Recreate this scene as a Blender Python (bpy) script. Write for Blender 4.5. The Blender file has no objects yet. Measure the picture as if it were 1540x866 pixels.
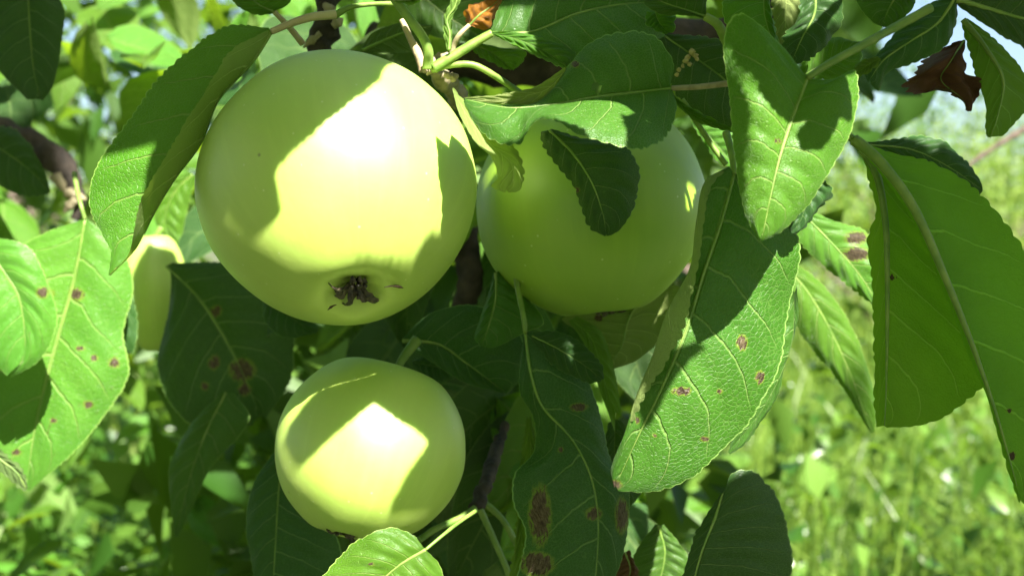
import bpy, math, random
import numpy as np
from mathutils import Vector

# ------------------------------------------------------------------ camera, sky, sun, exposure
scene = bpy.context.scene
COL = scene.collection
W0, H0 = 1540.0, 866.0
F = W0 / 2 / math.tan(math.radians(22.5))
CAM = np.array([0.0, 0.0, 1.3])
PITCH = math.radians(1.0)
FWD = np.array([0, math.cos(PITCH), -math.sin(PITCH)])
UP = np.array([0, math.sin(PITCH), math.cos(PITCH)])
RT = np.array([1.0, 0, 0])

cd = bpy.data.cameras.new('camera')
cam = bpy.data.objects.new('camera', cd)
COL.objects.link(cam)
cam.location = CAM
cam.rotation_euler = (math.radians(90) - PITCH, 0, 0)
cd.sensor_width = 36
cd.lens = 18 / math.tan(math.radians(22.5))
cd.clip_start = 0.01
cd.clip_end = 2000
cd.dof.use_dof = True
cd.dof.focus_distance = 0.325
cd.dof.aperture_fstop = cd.lens / 2.5
scene.camera = cam

S = RT * 0.30 + UP * 0.68 - FWD * 0.67
S = S / np.linalg.norm(S)
wd = bpy.data.worlds.new('World')
scene.world = wd
wd.use_nodes = True
nt = wd.node_tree
sky = nt.nodes.new('ShaderNodeTexSky')
sky.sky_type = 'NISHITA'
sky.sun_disc = False
sky.sun_elevation = math.asin(S[2])
sky.sun_rotation = math.atan2(S[0], S[1])
sky.air_density = 1.0
sky.dust_density = 2.0
bgn = nt.nodes['Background']
nt.links.new(sky.outputs[0], bgn.inputs[0])
bgn.inputs[1].default_value = 0.05

sl = bpy.data.lights.new('sun', 'SUN')
sl.energy = 5.0
sl.angle = math.radians(0.53)
sl.color = (1.0, 0.96, 0.88)
so = bpy.data.objects.new('sun', sl)
COL.objects.link(so)
so.rotation_euler = Vector(-S).to_track_quat('-Z', 'Y').to_euler()
so.location = (0, 0, 5)

scene.view_settings.view_transform = 'Standard'
scene.view_settings.look = 'None'
scene.view_settings.exposure = 2.28
scene.view_settings.gamma = 1.0
scene.render.engine = 'CYCLES'
scene.cycles.max_bounces = 10
scene.cycles.transmission_bounces = 6
scene.cycles.diffuse_bounces = 6
scene.cycles.use_denoising = True

rng = np.random.default_rng(7)
random.seed(7)


def P(px, py, d):
    px, py, d = np.broadcast_arrays(np.asarray(px, float), np.asarray(py, float), np.asarray(d, float))
    a = (px - W0 / 2) / F * d
    b = (H0 / 2 - py) / F * d
    return CAM + FWD * d[..., None] + RT * a[..., None] + UP * b[..., None]


# ------------------------------------------------------------------ small helpers
def tag(o, label=None, cat=None, group=None, kind=None):
    if label: o['label'] = label
    if cat: o['category'] = cat
    if group: o['group'] = group
    if kind: o['kind'] = kind
    return o


def empty(name, loc):
    o = bpy.data.objects.new(name, None)
    o.empty_display_size = 0.01
    COL.objects.link(o)
    o.location = loc
    return o


def link(name, me, parent=None):
    o = bpy.data.objects.new(name, me)
    COL.objects.link(o)
    if parent is not None:
        o.parent = parent
    return o


def rawmesh(name, v, f, mat, smooth=True):
    """v (n,3), f (m,k) arrays of one face size"""
    me = bpy.data.meshes.new(name)
    v = np.asarray(v, np.float32)
    f = np.asarray(f, np.int32)
    k = f.shape[1]
    me.vertices.add(len(v))
    me.vertices.foreach_set('co', v.ravel())
    me.loops.add(f.size)
    me.loops.foreach_set('vertex_index', f.ravel())
    me.polygons.add(len(f))
    me.polygons.foreach_set('loop_start', np.arange(len(f), dtype=np.int32) * k)
    me.polygons.foreach_set('loop_total', np.full(len(f), k, np.int32))
    if smooth:
        me.polygons.foreach_set('use_smooth', np.ones(len(f), bool))
    me.materials.append(mat)
    me.update(calc_edges=True)
    return me


def set_uv(me, uv_v, name='UVMap'):
    li = np.empty(len(me.loops), np.int32)
    me.loops.foreach_get('vertex_index', li)
    l = me.uv_layers.new(name=name)
    l.data.foreach_set('uv', np.asarray(uv_v, np.float32)[li].ravel())


def set_attr(me, name, vals):
    a = me.attributes.new(name, 'FLOAT', 'POINT')
    a.data.foreach_set('value', np.asarray(vals, np.float32))


def catmull(pts, n):
    """resample a control polyline to n points, evenly in the parameter given by chord length"""
    p = np.asarray(pts, float)
    if len(p) == 1:
        return np.repeat(p, n, 0)
    seg = np.linalg.norm(np.diff(p[:, :2], axis=0), axis=1) + 1e-6
    t = np.concatenate([[0], np.cumsum(seg)])
    t /= t[-1]
    m = np.zeros_like(p)
    for i in range(len(p)):
        a, b = max(i - 1, 0), min(i + 1, len(p) - 1)
        m[i] = (p[b] - p[a]) / (t[b] - t[a])
    s = np.linspace(0, 1, n)
    i = np.clip(np.searchsorted(t, s, side='right') - 1, 0, len(p) - 2)
    h = (t[i + 1] - t[i])
    u = ((s - t[i]) / h)[:, None]
    h = h[:, None]
    return ((2 * u**3 - 3 * u**2 + 1) * p[i] + (u**3 - 2 * u**2 + u) * h * m[i]
            + (-2 * u**3 + 3 * u**2) * p[i + 1] + (u**3 - u**2) * h * m[i + 1])


def noise1(x, seed):
    r = np.random.default_rng(seed).uniform(-1, 1, 4096)
    i = np.floor(x).astype(int)
    f = x - i
    f = f * f * (3 - 2 * f)
    return r[i % 4096] * (1 - f) + r[(i + 1) % 4096] * f


def vnoise(p, seed=0):
    p = np.asarray(p, float)
    i = np.floor(p).astype(np.int64)
    f = p - i
    f = f * f * (3 - 2 * f)
    tb = np.random.default_rng(seed + 99).uniform(-1, 1, 8192)
    out = 0
    for dx in (0, 1):
        for dy in (0, 1):
            for dz in (0, 1):
                h = ((i[..., 0] + dx) * 73856093 ^ (i[..., 1] + dy) * 19349663 ^ (i[..., 2] + dz) * 83492791) % 8192
                w = (f[..., 0] if dx else 1 - f[..., 0]) * (f[..., 1] if dy else 1 - f[..., 1]) * (f[..., 2] if dz else 1 - f[..., 2])
                out = out + tb[h] * w
    return out


# ------------------------------------------------------------------ materials
def mat(name):
    m = bpy.data.materials.new(name)
    m.use_nodes = True
    t = m.node_tree
    for n in list(t.nodes):
        t.nodes.remove(n)
    return m, t


class NB:
    def __init__(s, t): s.t = t
    def n(s, typ, **kw):
        nd = s.t.nodes.new(typ)
        for k, v in kw.items():
            setattr(nd, k, v)
        return nd
    def put(s, sock, v):
        if isinstance(v, bpy.types.NodeSocket): s.t.links.new(v, sock)
        elif v is not None: sock.default_value = v
    def m(s, op, a, b=None, c=None, clamp=False):
        nd = s.n('ShaderNodeMath', operation=op, use_clamp=clamp)
        s.put(nd.inputs[0], a); s.put(nd.inputs[1], b)
        if c is not None: s.put(nd.inputs[2], c)
        return nd.outputs[0]
    def ss(s, x, a, b, o0=0.0, o1=1.0):
        nd = s.n('ShaderNodeMapRange', interpolation_type='SMOOTHSTEP')
        s.put(nd.inputs[0], x); s.put(nd.inputs[1], a); s.put(nd.inputs[2], b)
        nd.inputs[3].default_value = o0; nd.inputs[4].default_value = o1
        return nd.outputs[0]
    def mix(s, f, a, b):
        nd = s.n('ShaderNodeMix', data_type='RGBA')
        s.put(nd.inputs[0], f); s.put(nd.inputs[6], a); s.put(nd.inputs[7], b)
        return nd.outputs[2]
    def noise(s, vec, scale, detail=3, rough=0.55):
        nd = s.n('ShaderNodeTexNoise')
        s.put(nd.inputs['Vector'], vec); nd.inputs['Scale'].default_value = scale
        nd.inputs['Detail'].default_value = detail; nd.inputs['Roughness'].default_value = rough
        return nd.outputs[0]


def c4(c): return (c[0], c[1], c[2], 1.0)


def leaf_material(name, top, top2, vein, under, trans, rough=0.46, tw=0.33, brown=0.0, fine=True, spec=0.38, nsec=6.6):
    m, t = mat(name)
    b = NB(t)
    uv = b.n('ShaderNodeUVMap', uv_map='UVMap').outputs[0]
    sp = b.n('ShaderNodeSeparateXYZ'); t.links.new(uv, sp.inputs[0])
    u, v = sp.outputs[0], sp.outputs[1]
    a = b.m('ABSOLUTE', v)
    tc = b.n('ShaderNodeTexCoord').outputs['Object']
    geo = b.n('ShaderNodeNewGeometry')
    oi = b.n('ShaderNodeObjectInfo').outputs['Random']
    n1 = b.noise(uv, 3.0, 3)
    # midrib
    wm = b.m('MULTIPLY_ADD', u, -0.028, 0.042)
    midm = b.ss(b.m('DIVIDE', a, wm), 0.6, 1.15, 1.0, 0.0)
    # secondary veins curve towards the tip
    side = b.m('GREATER_THAN', v, 0.0)
    ph = b.m('MULTIPLY_ADD', b.m('POWER', a, 1.35), -0.20, u)
    ph = b.m('MULTIPLY_ADD', ph, nsec, b.m('MULTIPLY_ADD', side, 0.45, b.m('MULTIPLY', n1, 0.28)))
    fr = b.m('ABSOLUTE', b.m('SUBTRACT', b.m('FRACT', ph), 0.5))
    wsec = b.m('MULTIPLY_ADD', a, -0.028, 0.046)
    sec = b.ss(b.m('DIVIDE', fr, wsec), 0.35, 1.1, 1.0, 0.0)
    sec = b.m('MULTIPLY', sec, b.ss(a, 0.75, 0.97, 1.0, 0.0))
    veins = b.m('MAXIMUM', midm, b.m('MULTIPLY', sec, 0.9))
    # reticulation
    sc = b.n('ShaderNodeCombineXYZ')
    b.put(sc.inputs[0], b.m('MULTIPLY', u, 130.0)); b.put(sc.inputs[1], b.m('MULTIPLY', v, 36.0)); b.put(sc.inputs[2], b.m('MULTIPLY', ph, 0.7))
    vo = b.n('ShaderNodeTexVoronoi', feature='DISTANCE_TO_EDGE')
    t.links.new(sc.outputs[0], vo.inputs['Vector']); vo.inputs['Scale'].default_value = 0.62
    ret = b.ss(vo.outputs['Distance'], 0.0, 0.11, 1.0, 0.0)
    margin = b.ss(a, 0.978, 0.995)
    blot = b.ss(b.noise(tc, 28.0, 4), 0.35, 0.68)
    topc = b.mix(blot, c4(top), c4(top2))
    fine_n = b.noise(tc, 900.0, 2)
    topc = b.mix(b.m('MULTIPLY', fine_n, 0.25), topc, c4([x * 1.8 for x in top2]))
    if fine:
        topc = b.mix(b.m('MULTIPLY', ret, 0.24), topc, c4(vein))
    topc = b.mix(b.m('MULTIPLY', veins, 0.75), topc, c4(vein))
    topc = b.mix(b.m('MULTIPLY', margin, 0.8), topc, c4([min(1, x * 1.5) for x in vein]))
    undc = b.mix(b.m('MULTIPLY', veins, 0.9), b.mix(blot, c4(under), c4([x * 0.85 for x in under])), c4([min(1, x * 1.9 + .01) for x in under]))
    base = b.mix(geo.outputs['Backfacing'], topc, undc)
    # random tone between leaves
    hs = b.n('ShaderNodeHueSaturation')
    b.put(hs.inputs['Hue'], b.m('MULTIPLY_ADD', oi, 0.03, 0.485))
    b.put(hs.inputs['Value'], b.m('MULTIPLY_ADD', oi, 0.35, 0.85))
    t.links.new(base, hs.inputs['Color'])
    base = hs.outputs[0]
    # disease spots carried by the 'spot' attribute (brown) and a sprinkle of tiny ones
    at = b.n('ShaderNodeAttribute', attribute_name='spot').outputs['Fac']
    nz = b.noise(uv, 26.0, 5, 0.65)
    spot = b.ss(b.m('ADD', at, b.m('MULTIPLY', b.m('SUBTRACT', nz, 0.5), 1.7)), 0.50, 0.58)
    spot = b.m('MULTIPLY', spot, b.m('GREATER_THAN', at, 0.02))
    spc = b.mix(b.ss(b.noise(uv, 45.0, 4), .35, .65), (0.028, 0.017, 0.009, 1), (0.13, 0.10, 0.055, 1))
    ring = b.ss(b.m('ADD', at, b.m('MULTIPLY', b.m('SUBTRACT', nz, 0.5), 0.7)), 0.25, 0.45)
    ring = b.m('MULTIPLY', ring, b.m('GREATER_THAN', at, 0.02))
    base = b.mix(b.m('MULTIPLY', ring, 0.5), base, (0.22, 0.26, 0.03, 1))
    base = b.mix(spot, base, spc)
    if brown > 0:
        tiny = b.ss(b.noise(uv, 11.0, 2), 0.70, 0.74)
        base = b.mix(b.m('MULTIPLY', tiny, brown), base, (0.08, 0.045, 0.02, 1))
    # bump
    h = b.m('MULTIPLY', ret, -0.19 if fine else 0.0)
    h = b.m('ADD', h, b.m('MULTIPLY', veins, -0.9))
    h = b.m('ADD', h, b.m('MULTIPLY', b.noise(tc, 420.0, 3), 0.5))
    bp = b.n('ShaderNodeBump'); bp.inputs['Strength'].default_value = 0.9; bp.inputs['Distance'].default_value = 0.0006
    t.links.new(h, bp.inputs['Height'])
    pr = b.n('ShaderNodeBsdfPrincipled')
    t.links.new(base, pr.inputs['Base Color'])
    b.put(pr.inputs['Roughness'], b.m('MULTIPLY_ADD', fine_n, 0.15, b.m('MULTIPLY_ADD', geo.outputs['Backfacing'], 0.3, rough - 0.07)))
    pr.inputs['Specular IOR Level'].default_value = spec
    t.links.new(bp.outputs[0], pr.inputs['Normal'])
    tr = b.n('ShaderNodeBsdfTranslucent')
    tcol = b.mix(b.m('MULTIPLY', veins, 0.7), c4(trans), c4((trans[0] * 1.5, trans[1] * 1.05, trans[2] * 2 + .05)))
    tcol = b.mix(b.m('MULTIPLY', blot, 0.35), tcol, c4([x * 0.7 for x in trans]))
    tcol = b.mix(spot, tcol, (0.08, 0.03, 0.01, 1))
    t.links.new(tcol, tr.inputs['Color'])
    t.links.new(bp.outputs[0], tr.inputs['Normal'])
    mx = b.n('ShaderNodeMixShader'); mx.inputs[0].default_value = tw
    t.links.new(pr.outputs[0], mx.inputs[1]); t.links.new(tr.outputs[0], mx.inputs[2])
    o = b.n('ShaderNodeOutputMaterial')
    t.links.new(mx.outputs[0], o.inputs[0])
    return m


VEIN = (0.18, 0.28, 0.07)
M = {}
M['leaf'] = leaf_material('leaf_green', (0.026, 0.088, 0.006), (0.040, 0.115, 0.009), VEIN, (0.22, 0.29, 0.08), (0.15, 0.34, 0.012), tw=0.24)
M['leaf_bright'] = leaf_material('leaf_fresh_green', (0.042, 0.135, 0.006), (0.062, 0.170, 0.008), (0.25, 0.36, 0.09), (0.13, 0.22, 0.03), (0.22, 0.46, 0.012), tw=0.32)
M['leaf_dark'] = leaf_material('leaf_shaded', (0.014, 0.052, 0.007), (0.021, 0.068, 0.009), (0.15, 0.24, 0.07), (0.09, 0.15, 0.035), (0.12, 0.28, 0.01), tw=0.2)  # darker green for leaves in shade, the shade is put into the colour
M['leaf_pale'] = leaf_material('leaf_pale_underside', (0.042, 0.135, 0.006), (0.062, 0.170, 0.008), (0.20, 0.30, 0.06), (0.26, 0.34, 0.10), (0.34, 0.52, 0.05), tw=0.35)
M['leaf_lucent'] = leaf_material('leaf_backlit_underside', (0.042, 0.135, 0.006), (0.062, 0.170, 0.008), (0.20, 0.30, 0.06), (0.13, 0.25, 0.02), (0.30, 0.62, 0.015), tw=0.5)
M['leaf_back'] = leaf_material('leaf_background', (0.045, 0.13, 0.009), (0.075, 0.18, 0.014), VEIN, (0.14, 0.22, 0.05), (0.38, 0.62, 0.02), tw=0.4, fine=False, brown=0.6)
M['leaf_spotted'] = leaf_material('leaf_spotted', (0.05, 0.155, 0.012), (0.08, 0.20, 0.018), (0.22, 0.33, 0.07), (0.17, 0.26, 0.07), (0.26, 0.5, 0.02), tw=0.35, brown=0.85)
M['leaf_dead'] = leaf_material('leaf_dead_brown', (0.045, 0.02, 0.010), (0.11, 0.05, 0.018), (0.10, 0.04, 0.015), (0.09, 0.055, 0.03), (0.12, 0.06, 0.02), rough=0.6, tw=0.25)
M['leaf_ochre'] = leaf_material('leaf_ochre', (0.36, 0.16, 0.012), (0.26, 0.10, 0.012), (0.22, 0.08, 0.01), (0.28, 0.13, 0.02), (0.5, 0.2, 0.01), rough=0.5, tw=0.3)


def simple_mat(name, c1, c2, scale=300, rough=0.55, bump=0.0004, sss=0.0, bscale=None):
    m, t = mat(name)
    b = NB(t)
    tc = b.n('ShaderNodeTexCoord').outputs['Object']
    n = b.noise(tc, scale, 4)
    col = b.mix(b.ss(n, 0.3, 0.7), c4(c1), c4(c2))
    pr = b.n('ShaderNodeBsdfPrincipled')
    t.links.new(col, pr.inputs['Base Color'])
    pr.inputs['Roughness'].default_value = rough
    if sss:
        pr.inputs['Subsurface Weight'].default_value = sss
        pr.inputs['Subsurface Radius'].default_value = (0.6, 1.0, 0.2)
        pr.inputs['Subsurface Scale'].default_value = 0.002
    bp = b.n('ShaderNodeBump'); bp.inputs['Distance'].default_value = bump; bp.inputs['Strength'].default_value = 0.8
    t.links.new(b.noise(tc, bscale or scale * 1.7, 4), bp.inputs['Height']); t.links.new(bp.outputs[0], pr.inputs['Normal'])
    o = b.n('ShaderNodeOutputMaterial'); t.links.new(pr.outputs[0], o.inputs[0])
    return m


M['petiole'] = simple_mat('petiole_green', (0.10, 0.19, 0.025), (0.18, 0.26, 0.05), 200, 0.5, 0.0002, 0.3)
M['petiole_pink'] = simple_mat('petiole_pinkish', (0.34, 0.25, 0.15), (0.42, 0.36, 0.20), 150, 0.55, 0.0002)
M['twig'] = simple_mat('twig_downy', (0.20, 0.17, 0.09), (0.32, 0.27, 0.17), 400, 0.75, 0.0004)
M['bark'] = simple_mat('bark_dark', (0.016, 0.012, 0.009), (0.055, 0.040, 0.030), 120, 0.85, 0.002)
M['bark_far'] = simple_mat('bark_far', (0.07, 0.05, 0.04), (0.16, 0.12, 0.09), 14, 0.9, 0.01)
M['calyx'] = simple_mat('calyx_dry', (0.010, 0.009, 0.008), (0.085, 0.065, 0.045), 700, 0.38, 0.0006)
M['rust'] = simple_mat('russet_scar', (0.04, 0.022, 0.012), (0.07, 0.04, 0.02), 700, 0.6, 0.0003)
M['lichen'] = simple_mat('insect_frass', (0.30, 0.26, 0.10), (0.42, 0.36, 0.16), 900, 0.8, 0.0004)


def apple_material(name='apple_skin', ca=(0.39, 0.55, 0.085, 1), cb=(0.45, 0.59, 0.12, 1)):
    m, t = mat(name)
    b = NB(t)
    tc = b.n('ShaderNodeTexCoord').outputs['Object']
    sp = b.n('ShaderNodeSeparateXYZ'); t.links.new(tc, sp.inputs[0])
    ang = b.m('ARCTAN2', sp.outputs[1], sp.outputs[0])
    cx = b.n('ShaderNodeCombineXYZ')
    b.put(cx.inputs[0], b.m('MULTIPLY', b.m('COSINE', ang), 7.0)); b.put(cx.inputs[1], b.m('MULTIPLY', b.m('SINE', ang), 7.0)); b.put(cx.inputs[2], b.m('MULTIPLY', sp.outputs[2], 22.0))
    st = b.noise(cx.outputs[0], 1.6, 3)
    big = b.noise(tc, 32.0, 2)
    col = b.mix(b.ss(big, 0.3, 0.7), ca, cb)
    col = b.mix(b.m('MULTIPLY', b.ss(st, 0.45, 0.75), 0.3), col, tuple([x * 1.12 for x in cb[:3]] + [1]))
    # calyx end greener
    zz = b.ss(sp.outputs[2], -0.036, -0.018, 1.0, 0.0)
    col = b.mix(b.m('MULTIPLY', zz, 0.35), col, tuple([x * 0.75 for x in ca[:3]] + [1]))
    # lenticels
    vo = b.n('ShaderNodeTexVoronoi'); t.links.new(tc, vo.inputs['Vector']); vo.inputs['Scale'].default_value = 300.0
    wn = b.n('ShaderNodeTexWhiteNoise'); t.links.new(vo.outputs['Position'], wn.inputs['Vector'])
    dot = b.m('MULTIPLY', b.ss(vo.outputs['Distance'], 0.06, 0.13, 1.0, 0.0), b.m('GREATER_THAN', wn.outputs[0], 0.6))
    col = b.mix(b.m('MULTIPLY', dot, 0.6), col, (0.60, 0.68, 0.33, 1))
    vo2 = b.n('ShaderNodeTexVoronoi'); t.links.new(tc, vo2.inputs['Vector']); vo2.inputs['Scale'].default_value = 85.0
    wn2 = b.n('ShaderNodeTexWhiteNoise'); t.links.new(vo2.outputs['Position'], wn2.inputs['Vector'])
    dk = b.m('MULTIPLY', b.ss(vo2.outputs['Distance'], 0.03, 0.07, 1.0, 0.0), b.m('GREATER_THAN', wn2.outputs[0], 0.80))
    col = b.mix(b.m('MULTIPLY', dk, 0.75), col, (0.10, 0.10, 0.03, 1))
    pr = b.n('ShaderNodeBsdfPrincipled')
    t.links.new(col, pr.inputs['Base Color'])
    rn = b.noise(tc, 260.0, 3)
    b.put(pr.inputs['Roughness'], b.m('MULTIPLY_ADD', rn, 0.16, 0.36))
    pr.inputs['Specular IOR Level'].default_value = 0.5
    pr.inputs['Coat Weight'].default_value = 1.0; pr.inputs['Coat Roughness'].default_value = 0.6; pr.inputs['Coat IOR'].default_value = 1.52
    pr.inputs['Subsurface Weight'].default_value = 0.35
    pr.inputs['Subsurface Radius'].default_value = (0.8, 1.0, 0.25)
    pr.inputs['Subsurface Scale'].default_value = 0.006
    bp = b.n('ShaderNodeBump'); bp.inputs['Distance'].default_value = 0.0002; bp.inputs['Strength'].default_value = 0.25
    t.links.new(b.noise(tc, 500.0, 3), bp.inputs['Height']); t.links.new(bp.outputs[0], pr.inputs['Normal'])
    o = b.n('ShaderNodeOutputMaterial'); t.links.new(pr.outputs[0], o.inputs[0])
    return m


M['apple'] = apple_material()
M['apple_shaded'] = apple_material('apple_skin_shaded', (0.23, 0.39, 0.022, 1), (0.28, 0.43, 0.03, 1))  # darker skin copy for the shaded apple, shade put into its colour


def foliage_mat(name, c1, c2, trans, tw=0.4, scale=2.0, rough=0.5):
    m, t = mat(name)
    b = NB(t)
    at = b.n('ShaderNodeAttribute', attribute_name='tone').outputs['Fac']
    col = b.mix(at, c4(c1), c4(c2))
    pr = b.n('ShaderNodeBsdfPrincipled'); t.links.new(col, pr.inputs['Base Color'])
    pr.inputs['Roughness'].default_value = rough
    pr.inputs['Specular IOR Level'].default_value = 0.35
    tr = b.n('ShaderNodeBsdfTranslucent'); tr.inputs['Color'].default_value = c4(trans)
    mx = b.n('ShaderNodeMixShader'); mx.inputs[0].default_value = tw
    t.links.new(pr.outputs[0], mx.inputs[1]); t.links.new(tr.outputs[0], mx.inputs[2])
    o = b.n('ShaderNodeOutputMaterial'); t.links.new(mx.outputs[0], o.inputs[0])
    return m


M['grass'] = foliage_mat('grass_blades', (0.020, 0.065, 0.006), (0.19, 0.28, 0.045), (0.30, 0.48, 0.03), 0.32, rough=0.38)
M['weeds'] = foliage_mat('weed_leaves', (0.025, 0.08, 0.008), (0.12, 0.22, 0.035), (0.25, 0.45, 0.03), 0.35, rough=0.3)
M['crown'] = foliage_mat('crown_leaves', (0.04, 0.10, 0.010), (0.21, 0.29, 0.055), (0.34, 0.50, 0.05), 0.35)
M['crown_dark'] = foliage_mat('crown_leaves_dark', (0.02, 0.065, 0.007), (0.09, 0.17, 0.022), (0.20, 0.36, 0.02), 0.35)


# ------------------------------------------------------------------ tubes
def tube_mesh(name, pts, radii, mat_, ns=10, n=None, bump=0.0, seed=0):
    pts = np.asarray(pts, float)
    n = n or max(12, len(pts) * 6)
    p = catmull_xyz(pts, n)
    r = np.interp(np.linspace(0, 1, n), np.linspace(0, 1, len(radii)), radii)
    tg = np.gradient(p, axis=0)
    tg /= np.linalg.norm(tg, axis=1)[:, None] + 1e-12
    ref = np.array([0.31, 0.87, 0.37])
    V = []
    x = np.cross(tg[0], ref)
    for i in range(n):
        x = x - tg[i] * np.dot(x, tg[i]); x /= np.linalg.norm(x)
        y = np.cross(tg[i], x)
        th = np.linspace(0, 2 * math.pi, ns, endpoint=False)
        rr = r[i] * np.ones(ns)
        if bump:
            q = p[i] + (np.cos(th)[:, None] * x + np.sin(th)[:, None] * y) * r[i]
            rr = rr * (1 + bump * vnoise(q / (max(radii) * 1.3), seed) + 0.5 * bump * vnoise(q / (max(radii) * 0.45), seed + 3))
        V.append(p[i] + rr[:, None] * (np.cos(th)[:, None] * x + np.sin(th)[:, None] * y))
    V = np.concatenate(V + [p[:1], p[-1:]])
    Fc = []
    for i in range(n - 1):
        for j in range(ns):
            k = (j + 1) % ns
            Fc.append((i * ns + j, i * ns + k, (i + 1) * ns + k, (i + 1) * ns + j))
    for j in range(ns):
        k = (j + 1) % ns
        Fc.append((n * ns, k, j, j)[:3] + (n * ns,))
        Fc.append((n * ns + 1, (n - 1) * ns + j, (n - 1) * ns + k, n * ns + 1))
    me = bpy.data.meshes.new(name)
    me.from_pydata(V.tolist(), [], [tuple(dict.fromkeys(f)) for f in Fc])
    me.polygons.foreach_set('use_smooth', np.ones(len(me.polygons), bool))
    me.materials.append(mat_)
    me.update()
    return me


def catmull_xyz(p, n):
    p = np.asarray(p, float)
    seg = np.linalg.norm(np.diff(p, axis=0), axis=1) + 1e-9
    t = np.concatenate([[0], np.cumsum(seg)]); t /= t[-1]
    m = np.zeros_like(p)
    for i in range(len(p)):
        a, b = max(i - 1, 0), min(i + 1, len(p) - 1)
        m[i] = (p[b] - p[a]) / (t[b] - t[a])
    s = np.linspace(0, 1, n)
    i = np.clip(np.searchsorted(t, s, side='right') - 1, 0, len(p) - 2)
    h = (t[i + 1] - t[i])
    u = ((s - t[i]) / h)[:, None]; h = h[:, None]
    return ((2 * u**3 - 3 * u**2 + 1) * p[i] + (u**3 - 2 * u**2 + u) * h * m[i]
            + (-2 * u**3 + 3 * u**2) * p[i + 1] + (u**3 - u**2) * h * m[i + 1])


def c3(pts):
    return np.array([(q[0], q[1], q[2] if len(q) > 2 else 0.0) for q in pts], float)


def to_world(a, d):
    """rows (px, py, dz in mm) -> world points"""
    return P(a[..., 0], a[..., 1], d + a[..., 2] / 1000.0)


# ------------------------------------------------------------------ leaves that were measured one by one
LEAVES = []


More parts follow.
